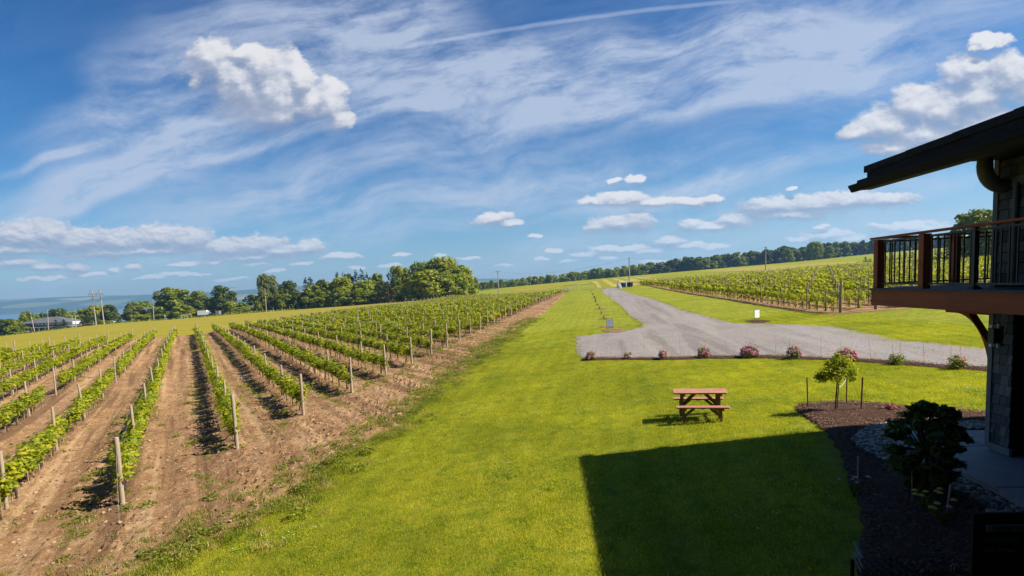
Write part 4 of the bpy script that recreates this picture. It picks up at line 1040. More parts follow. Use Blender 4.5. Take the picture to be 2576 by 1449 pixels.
# ================================================================== trees
def crown_decid(seedv, dens=2600, size=.040, low=.12, flat=1.0, lobes=20, open_=0.0):
    g = np.random.default_rng(seedv); mb = MB(); cs = []; rs = []
    # leaf masses sit on a lumpy dome; big shoulders first, then small tufts over them
    ph = g.uniform(0, 6.28, 3); n1 = int(lobes*2.2)
    for i in range(n1):
        zc = low+.08+(.84-low)*((i+.5)/n1); th = i*2.39996+g.normal(0, .35); e = (zc-(low+.36))/(.60-low*.35)
        R0 = .335*math.sqrt(max(.04, 1-e*e if e > 0 else 1-.35*e*e*2.2))*(1+.16*math.sin(2*th+ph[0])+.12*math.sin(3*th+ph[1]+zc*5))
        k_ = g.uniform(.55, 1.0) if i % 4 else g.uniform(.1, .5)
        k_ *= (1-open_*g.random())
        cs.append((R0*k_*math.cos(th), R0*k_*math.sin(th), zc)); rs.append(g.uniform(.085, .15)*(1.15 if zc < .45 else .95))
    cs = np.array(cs); rs = np.array(rs)
    k = g.integers(0, len(cs), dens)
    d = g.normal(size=(dens, 3)); d[:, :2] += cs[k, :2]*1.6; d[:, 2] += .25; d /= np.linalg.norm(d, axis=1, keepdims=True)
    rad = rs[k]*(0.55+0.55*g.random(dens)**.5)
    c = cs[k]+d*rad[:, None]*np.array([1, 1, .80])
    c[:, 2] = np.clip(c[:, 2], low*.6+.01, 1.02)
    n = d+g.normal(0, .45, (dens, 3)); n[:, 2] += .25
    mb.leaves(c, n, g.uniform(.55, 1.35, dens)*size, QUAD)
    return mb, cs
def trunk_decid(cs, seedv, low):
    mb = MB(); mb.tube([(0, 0, -.02), (.004, .003, .10), (-.004, .006, .28), (.01, 0, .5)], [.026, .020, .017, .010], 8)
    for c in cs[::5]: mb.tube([(0, 0, max(.08, c[2]*.35)), (c[0]*.45, c[1]*.45, c[2]*.72), (c[0]*.9, c[1]*.9, c[2])], [.011, .007, .003], 5)
    return mb
def crown_conifer(seedv, dens=2600, size=.040, slim=1.12):
    g = np.random.default_rng(seedv); mb = MB(); nb = 95
    zb = np.sort(g.random(nb)**1.1)*.93+.04; ab = g.uniform(0, 6.283, nb); Lb = (1-zb)**.85*.46*g.uniform(.7, 1.15, nb)*slim+.02
    k = g.integers(0, nb, dens); f = g.random(dens)**.6
    c = np.stack([np.cos(ab[k])*Lb[k]*f, np.sin(ab[k])*Lb[k]*f, zb[k]-.10*Lb[k]*f+.06*(f**3)*Lb[k]], 1)+g.normal(0, .010, (dens, 3))
    n = np.stack([np.cos(ab[k])*.5, np.sin(ab[k])*.5, np.full(dens, .9)], 1)+g.normal(0, .4, (dens, 3))
    mb.leaves(c, n, g.uniform(.6, 1.3, dens)*size*(1.1-.5*c[:, 2]), DIAM); return mb
CR = {}
def crown_meshes(kind):
    if kind in CR: return CR[kind]
    L = []
    if kind == 'round':
        for i in range(5):
            c, cs = crown_decid(200+i, 4600, .040, .03, lobes=24); L.append((c, trunk_decid(cs, i, .1)))
    if kind == 'bush':
        for i in range(4):
            c, cs = crown_decid(220+i, 3600, .046, .0, lobes=20); c2 = c
            v = np.concatenate(c.v); v[:, 2] = np.clip((v[:, 2]-.06)*1.06, 0, 1); c.v = [v]; L.append((c, trunk_decid(cs*np.array([1, 1, .9]), i, .0)))
    if kind == 'tall':
        for i in range(2):
            c, cs = crown_decid(240+i, 3400, .038, .06, lobes=24, open_=.35); L.append((c, trunk_decid(cs, i, .1)))
    if kind == 'open':
        for i in range(2):
            c, cs = crown_decid(260+i, 1900, .045, .20, lobes=11, open_=.3); L.append((c, trunk_decid(cs, i, .2)))
    if kind == 'cone':
        for i in range(3): L.append((crown_conifer(280+i), MB().tube([(0, 0, -.02), (0, 0, .93)], [.020, .004], 6)))
    if kind == 'low': # for the far wood
        for i in range(5):
            c, cs = crown_decid(300+i, 1700, .070, .0, lobes=14); L.append((c, trunk_decid(cs, i, .0)))
    CR[kind] = L; return L
TM = {}
def tmesh(kind, i, col):
    L = crown_meshes(kind); i = i % len(L)
    if (kind, i, col) not in TM:
        TM[kind, i, col] = (L[i][0].mesh('crown', TREE[col]), L[i][1].mesh('trunk', M['bark']))
    return TM[kind, i, col]
tcount = 0
def tree(px, ptop, wpx, Y, kind, col, label, cat='tree', group=None, name='deciduous_tree', extra=1.0, zoff=0.0):
    global tcount; tcount += 1
    r = ray(px, ptop); x = r[0]*Y; zt = CZ+r[2]*Y; z = float(Hm(x, Y))+zoff; h = max(.8, zt-z)
    w = wpx/FPX*Y*extra
    o = empty(name, (x, Y, z), random.uniform(0, 6.28), label, cat, group); o.scale = (w, w, h)
    c, t = tmesh(kind, tcount*7+3, col); link('crown', c, o); link('trunk', t, o); return o
GC = 'trees of the grove beyond the left vineyard'
def r5(x, y): return 644+.125*x, 629+.125*y
def r6(x, y): return 966+.125*x, 629+.125*y
def rL(x, y): return 322+.125*x, 692+.125*y
def r0(x, y): return .125*x, 692+.125*y
X13 = 1.52
for (f, x, w, top, Y, kind, col, lab, nm) in [
 (r5, 130, 300, 465, 285, 'tall', 'pale', 'tall loose grey-green tree at the left edge of the grove, behind the cross-armed pole', 'deciduous_tree'),
 (r5, 320, 200, 500, 287, 'tall', 'pale', 'slim grey-green tree joined to the right of the tall loose tree', 'deciduous_tree'),
 (r5, 100, 260, 880, 283, 'bush', 'mid', 'leafy undergrowth bush at the foot of the tall loose tree', 'bush'),
 (r5, 640, 330, 605, 282, 'round', 'dark', 'dark pointed tree, first big one right of the gap in the grove', 'deciduous_tree'),
 (r5, 520, 170, 740, 290, 'round', 'mid', 'small pale-topped tree on the left flank of the dark pointed tree', 'deciduous_tree'),
 (r5, 780, 220, 700, 286, 'cone', 'rust', 'brownish pointed conifer between two dark trees of the grove', 'conifer_tree'),
 (r5, 985, 220, 535, 292, 'cone', 'spruce', 'left one of the twin pointed spruces in the grove', 'conifer_tree'),
 (r5, 1080, 300, 520, 288, 'cone', 'spruce', 'right and taller one of the twin pointed spruces', 'conifer_tree'),
 (r5, 1130, 360, 690, 281, 'round', 'mid', 'spreading mid green tree in front of the twin spruces', 'deciduous_tree'),
 (r5, 1300, 300, 590, 286, 'round', 'dark', 'greyish green rounded tree right of the twin spruces', 'deciduous_tree'),
 (r5, 1440, 300, 640, 284, 'round', 'mid', 'soft grey-green tree left of the yellow-green one', 'deciduous_tree'),
 (r5, 1400, 420, 800, 277, 'bush', 'mid', 'low wide tree at the centre foot of the grove', 'deciduous_tree'),
 (r5, 1130, 380, 850, 278, 'bush', 'mid', 'low drooping tree overhanging the road edge', 'deciduous_tree'),
 (r5, 860, 330, 840, 279, 'bush', 'dark', 'low dark bushy tree over the road edge in the grove', 'deciduous_tree'),
 (r5, 580, 300, 860, 278, 'bush', 'mid', 'low olive bushy tree at the left foot of the grove', 'deciduous_tree'),
 (r5, 1700, 480, 535, 280, 'round', 'olive', 'broad yellow-green tree below the first high spruce', 'deciduous_tree'),
 (r5, 1620, 190, 405, 300, 'cone', 'spruce', 'high spruce top above the broad yellow-green tree', 'conifer_tree'),
 (r5, 1740, 120, 425, 304, 'cone', 'spruce', 'thin spruce top between rounded crowns', 'conifer_tree'),
 (r5, 1850, 260, 465, 300, 'round', 'dark', 'dark rounded crown between the high spruces', 'deciduous_tree'),
 (r5, 2000, 200, 370, 298, 'cone', 'spruce', 'left spruce of the tallest dark pair', 'conifer_tree'),
 (r5, 2110, 260, 355, 296, 'cone', 'spruce', 'right spruce of the tallest dark pair', 'conifer_tree'),
 (r5, 2220, 150, 430, 300, 'cone', 'spruce', 'small spruce spire right of the tallest pair', 'conifer_tree'),
 (r5, 2180, 450, 605, 278, 'round', 'bright', 'bright lime green tree in front of the tallest spruces', 'deciduous_tree'),
 (r5, 1680, 420, 745, 275, 'bush', 'mid', 'mid green bushy tree under the broad yellow-green one', 'deciduous_tree'),
 (r5, 2100, 420, 800, 274, 'bush', 'mid', 'mid green tree at the foot of the lime green one', 'deciduous_tree'),
 (r5, 2420, 300, 465, 292, 'round', 'mid', 'rounded mid green tree right of the spruces', 'deciduous_tree'),
 (r5, 2430, 300, 760, 272, 'cone', 'rust', 'reddish brown juniper, left of a pair at the road', 'conifer_tree'),
 (r5, 2520, 300, 620, 280, 'round', 'dark', 'dark tree behind the brown junipers', 'deciduous_tree'),
 (r6, 70, 330, 600, 271, 'cone', 'rust', 'larger reddish brown juniper, right of a pair at the road', 'conifer_tree'),
 (r6, 250, 320, 305, 282, 'tall', 'olive', 'tall feathery olive tree left of the great dome', 'deciduous_tree'),
 (r6, 420, 260, 345, 284, 'tall', 'olive', 'feathery olive tree touching the great dome', 'deciduous_tree'),
 (r6, 560, 260, 500, 280, 'round', 'mid', 'dark green tree hidden behind the small lime tree', 'deciduous_tree'),
 (r6, 290, 200, 660, 268, 'cone', 'dark', 'small dark conifer beside the small lime tree', 'conifer_tree'),
 (r6, 470, 280, 660, 262, 'round', 'bright', 'small lime green tree low in front of the grove', 'deciduous_tree'),
 (r6, 310, 170, 880, 258, 'bush', 'mid', 'bluish bush at the foot of the small lime tree', 'bush'),
 (r6, 750, 520, 235, 286, 'round', 'mid', 'left shoulder tree of the great green dome', 'deciduous_tree'),
 (r6, 1130, 800, 150, 280, 'round', 'olive', 'highest and broadest tree of the great green dome', 'deciduous_tree'),
 (r6, 1450, 620, 300, 274, 'round', 'olive', 'right side tree of the great green dome', 'deciduous_tree'),
 (r6, 860, 760, 385, 258, 'bush', 'olive', 'broad olive tree bulging in front of the great dome', 'deciduous_tree'),
 (r6, 1230, 420, 480, 262, 'bush', 'olive', 'rounded tree between the bulging olive tree and the right side', 'deciduous_tree'),
 (r6, 1440, 380, 470, 264, 'bush', 'bright', 'sunlit tree low on the right of the great dome', 'deciduous_tree'),
 (r6, 1600, 340, 440, 270, 'bush', 'olive', 'last full tree at the right edge of the grove', 'deciduous_tree'),
 (r6, 1800, 200, 550, 300, 'round', 'mid', 'small tree standing just past the right edge of the grove', 'deciduous_tree'),
 (r6, 680, 300, 760, 256, 'bush', 'dark', 'shaded bush under the bulging olive tree', 'bush')]:
    px, _ = f(x, 0); _, pt = f(0, top)
    tree(px, pt, w*.125, Y, kind, col, lab, 'tree' if nm != 'bush' else 'bush', GC, nm, X13)
GL = 'trees along the far road on the left'
for (f, x, w, top, Y, kind, col, lab, nm) in [
 (rL, 900, 620, 245, 310, 'round', 'mid', 'largest broad tree of the left roadside, hiding part of a grey roof', 'deciduous_tree'),
 (rL, 720, 330, 400, 306, 'round', 'dark', 'dark left half of the largest roadside tree', 'deciduous_tree'),
 (rL, 1090, 380, 590, 300, 'bush', 'olive', 'low yellow-green tree before the largest roadside tree', 'deciduous_tree'),
 (rL, 1400, 330, 310, 312, 'tall', 'mid', 'upright dark tree between the largest tree and the forked one', 'deciduous_tree'),
 (rL, 1420, 300, 560, 308, 'bush', 'dark', 'dense bush at the foot of the upright dark tree', 'bush'),
 (rL, 1840, 340, 205, 312, 'open', 'dark', 'forked open tree with a bare pale trunk above the parked truck', 'deciduous_tree'),
 (rL, 1800, 420, 430, 314, 'round', 'dark', 'lower dark crown around the forked open tree', 'deciduous_tree'),
 (rL, 2080, 200, 315, 316, 'open', 'dark', 'thin open tree right of the forked one', 'deciduous_tree'),
 (rL, 2050, 250, 520, 310, 'bush', 'olive', 'leafy bush under the thin open tree', 'bush'),
 (rL, 1650, 260, 430, 330, 'round', 'mid', 'pale tree seen behind the truck', 'deciduous_tree'),
 (rL, 285, 150, 660, 312, 'bush', 'mid', 'rounded clipped shrub before the grey roof', 'bush'),
 (rL, 90, 380, 610, 306, 'bush', 'pale', 'wide yellow-green willow beside the twin power poles', 'deciduous_tree'),
 (rL, 290, 330, 800, 300, 'bush', 'bright', 'bright low hedge bush right of the willow', 'bush'),
 (rL, 470, 330, 760, 302, 'bush', 'olive', 'low hedge bush left of the tall roadside pole', 'bush'),
 (rL, 640, 260, 740, 303, 'bush', 'mid', 'hedge bush right of the tall roadside pole', 'bush'),
 (rL, 840, 260, 700, 303, 'bush', 'mid', 'hedge bush under the largest roadside tree', 'bush'),
 (rL, 280, 380, 525, 370, 'round', 'mid', 'far tree above the ridge of the grey roof', 'deciduous_tree'),
 (rL, 60, 260, 540, 370, 'round', 'mid', 'far tree left of the grey roof', 'deciduous_tree'),
 (rL, 2280, 200, 540, 330, 'round', 'mid', 'rounded far tree in the gap left of the grove', 'deciduous_tree'),
 (rL, 2280, 330, 640, 305, 'bush', 'olive', 'long low hedge clump in the gap before the grove', 'bush'),
 (rL, 2500, 280, 390, 340, 'round', 'dark', 'dark far tree at the left end of the grove', 'deciduous_tree'),
 (rL, 2470, 330, 640, 303, 'bush', 'bright', 'yellow-green hedge clump touching the grove', 'bush'),
 (r0, 110, 420, 880, 290, 'bush', 'dark', 'dense dark tree at the left edge of the picture', 'deciduous_tree'),
 (r0, 300, 300, 890, 288, 'bush', 'mid', 'dense tree between the picture edge and the long house', 'deciduous_tree'),
 (r0, 520, 300, 725, 345, 'round', 'mid', 'tree rising behind the left end of the long house', 'deciduous_tree'),
 (r0, 740, 180, 785, 350, 'round', 'mid', 'small tree behind the roof of the long house', 'deciduous_tree'),
 (r0, 850, 180, 755, 352, 'round', 'dark', 'dark small tree behind the roof ridge of the long house', 'deciduous_tree'),
 (r0, 1130, 420, 675, 348, 'round', 'dark', 'broad dark tree behind the roof ridge of the long house', 'deciduous_tree'),
 (r0, 1400, 260, 745, 340, 'round', 'bright', 'yellow-green tree at the right end of the long house roof', 'deciduous_tree'),
 (r0, 1670, 330, 675, 318, 'round', 'mid', 'green tree right of the long house', 'deciduous_tree'),
 (r0, 1900, 320, 605, 316, 'round', 'olive', 'yellow-green tree behind the left power pole', 'deciduous_tree'),
 (r0, 2060, 220, 605, 318, 'round', 'olive', 'yellow-green tree between the twin power poles', 'deciduous_tree'),
 (r0, 2200, 280, 590, 314, 'bush', 'dark', 'very dark tree right of the twin power poles', 'deciduous_tree'),
 (r0, 1850, 320, 800, 308, 'bush', 'dark', 'dark underwood behind the twin power poles', 'bush'),
 (r0, 1110, 130, 885, 290, 'cone', 'spruce', 'left small spruce in front of the long house', 'conifer_tree'),
 (r0, 1270, 150, 875, 289, 'cone', 'spruce', 'right small spruce in front of the long house', 'conifer_tree'),
 (r0, 1650, 120, 925, 296, 'bush', 'purple', 'small purple-leaved shrub right of the long house', 'bush'),
 (r0, 1850, 330, 965, 294, 'bush', 'olive', 'trimmed long hedge behind the left power pole', 'bush'),
 (r0, 2060, 200, 905, 296, 'bush', 'olive', 'trimmed rounded hedge between the power poles', 'bush')]:
    px, _ = f(x, 0); _, pt = f(0, top)
    tree(px, pt, w*.125, Y, kind, col, lab, 'tree' if nm != 'bush' else 'bush', GL, nm, X13)
for i in range(26):
    px = 688+i*19.5+random.uniform(-5, 5); gb = np.interp(px, [690, 1180], [782, 737]); gt = np.interp(px, [690, 860, 1000, 1180], [738, 722, 712, 700])
    tree(px, gt+random.uniform(-4, 10), random.uniform(26, 40), np.interp(px, [690, 1180], [300, 292]), 'bush', random.choice(['dark', 'mid', 'mid', 'olive']), 'leafy tree filling the shaded inside of the grove', 'tree', 'inner trees of the grove', 'deciduous_tree', 1.35)
# far valley trees between the grove and the drive
for i, (x, w, top, kind) in enumerate([(1900,180,680,'round'),(1990,220,640,'round'),(2080,160,640,'round'),(2160,130,600,'tall'),(2240,160,650,'round'),(2300,120,640,'round'),(2350,130,585,'tall'),(2430,160,630,'round'),(2510,180,610,'round'),(2600,180,625,'round'),(2700,200,640,'round'),(2790,180,645,'round')]):
    px, _ = r6(x, 0); _, pt = r6(0, top)
    tree(px, pt, w*.125, 520+random.uniform(-15, 15), kind, 'mid', f'hazy far tree, {nth(i+1)} from the left in the line between the grove and the drive', 'tree', 'far trees behind the open gate', 'deciduous_tree', 1.3)
# the long wood on the right hand hill: each tree its own object
base_l = [(1285,722,704),(1330,720,698),(1423,714,690),(1463,711,683),(1553,700,674),(1600,697,667),(1660,691,660),(1728,683,649),(1800,678,645),(1932,666,630),(2000,660,622),(2072,652,616),(2138,645,611),(2190,639,608),(2300,628,600),(2400,620,596),(2520,610,590)]
bx = [a[0] for a in base_l]
px = 1290; i = 0
while px < 2510:
    b2 = np.interp(px, bx, [a[1] for a in base_l]); tp = np.interp(px, bx, [a[2] for a in base_l])
    Y = np.interp(px, [1290, 1550, 2500], [620, 590, 545])+random.uniform(-8, 8); i += 1
    hh = (b2-tp); col = random.choice(['mid', 'dark', 'olive', 'mid']) if px < 1650 else random.choice(['dark', 'dark', 'dark', 'mid', 'spruce'])
    tree(px, tp+(random.uniform(-.22, .34) if i % 3 else random.uniform(.2, .5))*hh, hh*random.uniform(.55, 1.15), Y, 'low', col, 'dark tree in the front line of the long hillside wood', 'tree', 'front trees of the hillside wood', 'deciduous_tree', 1.3)
    if i % 2 == 0:
        tree(px+4, tp-random.uniform(0, .16)*hh, hh*.9, Y+26, 'low', 'olive' if px < 1740 else 'mid', 'sunlit treetop in the back line of the long hillside wood', 'tree', 'back trees of the hillside wood', 'deciduous_tree', 1.4)
    px += hh*random.uniform(.30, .44)
for (px, tp, w, l) in [(2050, 607, 46, 'large rounded olive tree bulging from the hillside wood above the pole'), (2085, 618, 34, 'rounded darker tree right of the bulging olive tree in the hillside wood'), (1983, 626, 30, 'oak-like tree standing before the hillside wood near the pole')]:
    tree(px, tp, w, 535, 'round', 'mid', l, 'tree', None, 'deciduous_tree', 1.2)
# small conifers along the far side of the right vineyard
for i, (x, w, top, b2) in enumerate([(210,60,565,640),(270,50,585,640),(480,75,555,625),(555,60,535,615),(650,75,535,610),(735,60,510,595),(815,75,500,590),(1015,70,480,580),(1110,90,465,580),(1190,60,500,580),(1370,75,455,565),(1440,50,490,560),(1590,85,440,560),(1725,110,440,560),(1830,70,480,555)]):
    px = (3396+x/3.22)*.629; pt = (850+top/3.22)*.629; pb = (850+b2/3.22)*.629
    Y = 150; r = ray(px, pb)
    for Y in np.arange(90, 260, 1.0):
        if CZ+r[2]*Y <= float(Hm(r[0]*Y, Y)): break
    Y = min(max(Y, 120), 200)
    tree(px, pt, w/3.22*.629, Y, 'cone', 'spruce', f'small round conifer, {nth(i+1)} from the left in the row beyond the right vineyard', 'conifer', 'small conifers beyond the right vineyard', 'small_conifer', 1.5)
tree(2462, 527, 118, 140, 'round', 'mid', 'large spreading tree seen through and above the deck railing', 'tree', None, 'deciduous_tree', 1.25)

# ================================================================== picnic table
pt_c = G(1761, 1052)
pb_l = G(1717, 1070); pb_r = G(1822, 1064)
pang = math.atan2(pb_r[1]-pb_l[1], pb_r[0]-pb_l[0])
tb = empty('picnic_table', (pt_c[0], pt_c[1], float(Hm(pt_c[0], pt_c[1]))+.01), pang, 'red stained wooden picnic table with two attached benches on the lawn', 'picnic table')
def slab(cx, cy, z, L, Wd, th, cut):
    x, y = L/2, Wd/2
    o = [(-x+cut, -y), (x-cut, -y), (x, -y+cut), (x, y-cut), (x-cut, y), (-x+cut, y), (-x, y-cut), (-x, -y+cut)]
    return [(cx+a, cy+b2) for a, b2 in o], z-th, z
def boards(name, cx, cy, z, L, Wd, nb):
    q = MB(); wd = Wd/nb
    for i in range(nb):
        o, a, b2 = slab(cx, cy-Wd/2+wd*(i+.5), z, L-.20, wd-.006, .035, .002); q.prism(o, a, b2, 0, 'z')
    for sg in (-1, 1):      # breadboard ends with clipped corners
        x0 = cx+sg*(L/2-.10); x1 = cx+sg*L/2; c = .045
        o = [(x0+sg*.003, cy-Wd/2), (x1-sg*c, cy-Wd/2), (x1, cy-Wd/2+c), (x1, cy+Wd/2-c), (x1-sg*c, cy+Wd/2), (x0+sg*.003, cy+Wd/2)]
        if sg < 0: o = o[::-1]
        q.prism(o, z-.035, z-.001, 0, 'z')
    return q.build(name, M['redwood'], tb)
TL = 1.36
boards('tabletop', 0, 0, .74, TL, .62, 4)
boards('bench', .02, -.55, .43, TL-.02, .24, 2); boards('bench', .02, .55, .43, TL-.02, .24, 2)
for sx in (-.46, .46):
    for sy in (-1, 1):
        q = MB(); q.bar((sx, sy*.20, .70), (sx, sy*.62, -.02) if False else (sx, sy*.30, -.02), .07, .06, up=(1, 0, 0)); q.build('leg', M['brownwood'], tb)
        q = MB(); q.bar((sx, sy*.52, .395), (sx, sy*.60, -.02), .065, .06, up=(1, 0, 0)); q.build('bench_leg', M['brownwood'], tb)
    q = MB(); q.bar((sx+.05, -.66, .365), (sx+.05, .66, .365), .035, .075); q.build('cross_beam', M['brownwood'], tb)
    q = MB(); q.bar((sx+.05, -.29, .675), (sx+.05, .29, .675), .035, .06); q.build('table_cleat', M['brownwood'], tb)
    s = 1 if sx > 0 else -1
    q = MB(); q.bar((sx-s*.02, 0, .36), (s*.10, 0, .70), .085, .05, up=(0, 1, 0)); q.build('brace', M['brownwood'], tb)
    for sy in (-1, 1):
        q = MB(); q.bar((sx-s*.01, sy*.56, .17), (s*.20, sy*.56, .385), .07, .035, up=(0, 1, 0)); q.build('bench_brace', M['brownwood'], tb)
for sy in (0, -.55, .55):
    q = MB(); q.bar((0, sy-.11 if sy else -.27, (.695 if sy == 0 else .388)), (0, sy+.11 if sy else .27, (.695 if sy == 0 else .388)), .09, .018); q.build('centre_cleat', M['brownwood'], tb)

# ================================================================== sapling in the mulch bed
sp = G(2103, 1036); Ys = sp[1]
def onY(px, py, Y): return at(px, py, Y)
sap = empty('lilac_sapling', (sp[0], sp[1], sp[2]+.05), 0, 'small twin-stemmed tree with a spreading crown in the round mulch bed', 'sapling')
q = MB(); q.tube([(-.02, 0, -.1), (0, 0, .35), (.03, 0, .8), (.03, .02, 1.05)], [.022, .019, .016, .012], 7); q.build('trunk', M['bark'], sap)
q = MB(); q.tube([(.03, .02, -.1), (.055, .01, .4), (.065, .0, .8), (.07, 0, 1.0)], [.015, .013, .011, .009], 7); q.build('trunk', M['bark'], sap)
g = np.random.default_rng(5); mb = MB(); br_ = MB()
cl = [(-.38, 0, .82, .13), (-.22, .1, .92, .17), (-.05, -.1, 1.0, .20), (.12, .08, 1.08, .20), (.28, 0, 1.0, .19), (.40, .05, .92, .13), (0, 0, 1.22, .17), (.18, -.05, 1.28, .15), (-.12, .05, 1.18, .13), (-.28, -.08, 1.02, .12), (.30, .1, 1.14, .13), (.10, .15, .86, .15), (-.10, -.15, .84, .14), (.02, .0, 1.38, .08), (.34, -.1, .80, .09), (-.44, .02, .88, .08)]
cc = []; nn_ = []
for (a, b2, c, r_) in cl:
    n = int(1500*r_); d = g.normal(size=(n, 3)); d /= np.linalg.norm(d, axis=1, keepdims=True)
    cc.append(np.array([a, b2, c])+d*(r_*(.35+.95*g.random(n)))[:, None]*np.array([1.15, 1.1, .75])); nn_.append(d+g.normal(0, .5, (n, 3)))
    br_.tube([(.04, .01, .78), ((a+.04)*.5, b2*.5, (c+.78)*.5), (a, b2, c)], [.010, .007, .003], 5)
cc = np.concatenate(cc); nn_ = np.concatenate(nn_)
mb.leaves(cc, nn_, g.uniform(.7, 1.3, len(cc))*.038, LEAF5); mb.build('foliage', M['vine'], sap); br_.build('branches', M['bark'], sap)
# training stakes of the sapling
for i, (pb, ptp, lab) in enumerate([((2033, 1032), (2030, 949), 'leftmost wooden stake round the sapling, at the rim of the mulch'), ((2129, 1021), (2131, 930), 'wooden stake just right of the sapling, tied to it by white rope'), ((2166, 1036), (2170, 949), 'rightmost and thickest wooden stake round the sapling')]):
    b_ = G(*pb); t_ = at(ptp[0], ptp[1], b_[1])
    q = MB(); q.tube([(0, 0, -.1), tuple(t_-b_)], [.017 if i < 2 else .021]*2, 7); o = q.build('wooden_stake', M['brownwood'], None, b_); tag(o, lab, 'stake', 'stakes round the sapling')
b_ = G(2129, 1021); z0 = sap.location.z
q = MB(); pa = (sp[0]+.02, sp[1], z0+.55); pb2 = (b_[0], b_[1], z0+.68); pts = []
for i in range(9):
    t_ = i/8; pts.append((pa[0]*(1-t_)+pb2[0]*t_, pa[1]*(1-t_)+pb2[1]*t_, pa[2]*(1-t_)+pb2[2]*t_-.05*math.sin(math.pi*t_)))
q.tube(pts, .005, 5); o = q.build('rope', M['rope']); tag(o, 'white rope tying the sapling to its stake', 'rope')

# ================================================================== flowering shrubs along the drive
def shrub(name, base, w, h, nl, size, leafm, flowerm=None, nf=0, label='', group=None, cat='shrub', fs=.05, top=True, seedv=0):
    g = np.random.default_rng(seedv+77); e_ = empty(name, (base[0], base[1], base[2]+.01), 0, label, cat, group)
    n = nl; d = g.normal(size=(n, 3)); d /= np.linalg.norm(d, axis=1, keepdims=True); d[:, 2] = np.abs(d[:, 2])
    lob = 1+.35*np.sin(np.arctan2(d[:, 1], d[:, 0])*3+seedv)+g.normal(0, .12, n)
    c = d*(.5+.5*g.random(n)**.5)[:, None]*lob[:, None]*np.array([w/2*.85, w/2*.85, h*.8]); c[:, 2] += .03
    mb = MB(); mb.leaves(c, d+g.normal(0, .5, (n, 3)), g.uniform(.6, 1.3, n)*size, LEAF5)
    # a few shoots
    q = MB()
    for i in range(9):
        a = g.uniform(0, 6.28); tipp = (math.cos(a)*w*.38, math.sin(a)*w*.38, h*g.uniform(.6, 1.05)); q.tube([(0, 0, 0), (tipp[0]*.4, tipp[1]*.4, tipp[2]*.55), tipp], [.009, .006, .003], 4)
        k = 10; cc = np.array(tipp)*g.uniform(.75, 1.05, (k, 1))+g.normal(0, .025, (k, 3)); mb.leaves(cc, g.normal(size=(k, 3)), size*.9, LEAF5)
    mb.build('foliage', leafm, e_); q.build('stems', M['bark'], e_)
    if nf:
        f = MB()
        for i in range(nf):
            dd = g.normal(size=3); dd /= np.linalg.norm(dd); dd[2] = abs(dd[2])*.9+(.25 if top else 0); dd[1] = -abs(dd[1]) if g.random() < .65 else dd[1]
            cpos = dd*np.array([w/2*.95, w/2*.95, h*.86]); k = 30
            d3 = g.normal(size=(k, 3)); d3 /= np.linalg.norm(d3, axis=1, keepdims=True)
            f.leaves(cpos+d3*fs*.7, d3+g.normal(0, .3, (k, 3)), fs*.75, LEAF5)
        f.build('flower_heads', flowerm, e_)
    return e_
SG = 'flowering shrubs along the drive'
for i, (px, pb, wpx, ht, nl, nf, lab) in enumerate([
 (1487, 905, 33, 20, 330, 16, 'small pink flowering shrub at the left end of the mulch strip'),
 (1578, 903, 22, 18, 200, 4, 'small sparse green shrub with a few pink flowers, second from the left end'),
 (1668, 904, 24, 22, 330, 17, 'compact pink flowering shrub, third from the left end of the strip'),
 (1769, 900, 37, 26, 480, 16, 'pink flowering shrub with green right half, fourth from the left end'),
 (1885, 899, 44, 31, 560, 42, 'largest and densest pink flowering shrub, by the middle of the strip'),
 (1996, 903, 38, 32, 420, 15, 'pink flowering shrub with one tall green shoot, just left of the sapling'),
 (2128, 908, 50, 33, 560, 40, 'wide pink flowering shrub mostly hidden behind the sapling crown'),
 (2257, 917, 40, 27, 420, 0, 'green shrub without flowers, right of the sapling'),
 (2408, 928, 47, 34, 560, 4, 'dark green shrub with one pink bloom near the building')]):
    b_ = G(px, pb); s = b_[1]/FPX
    shrub('flowering_shrub', b_, wpx*s*random.uniform(.85, 1.05), ht*s*.95, int(nl*1.6), .042, M['weed'], M['pink'], nf, lab, SG, 'shrub', .068, True, i)
# orange marker rods
k = 0
for (x, y0, y1) in [(955, 1075, 915), (1102, 1080, 925), (1330, 1090, 870), (1535, 1085, 925), (1700, 1062, 885), (1940, 1050, 900), (2160, 1050, 895), (2403, 1050, 895), (2650, 1052, 850), (2798, 1060, 880), (3105, 1090, 865), (3302, 1090, 915), (3612, 1105, 870), (3848, 1115, 935), (3903, 1110, 915), (4150, 1135, 890), (4420, 1150, 930), (4521, 1150, 935)]:
    k += 1
    px, pb = region3(x, y0); _, ptp = region3(0, y1); b_ = G(px, pb); h = (pb-ptp)*b_[1]/FPX
    q = MB(); ln = random.uniform(-.09, .05); q.tube([(0, 0, -.05), (ln, .02, h)], .0045, 4); o = q.build('marker_rod', M['orange'], None, b_)
    tag(o, f'thin orange marker rod, {nth(k)} from the left along the mulch strip', 'marker', 'orange marker rods beside the drive')

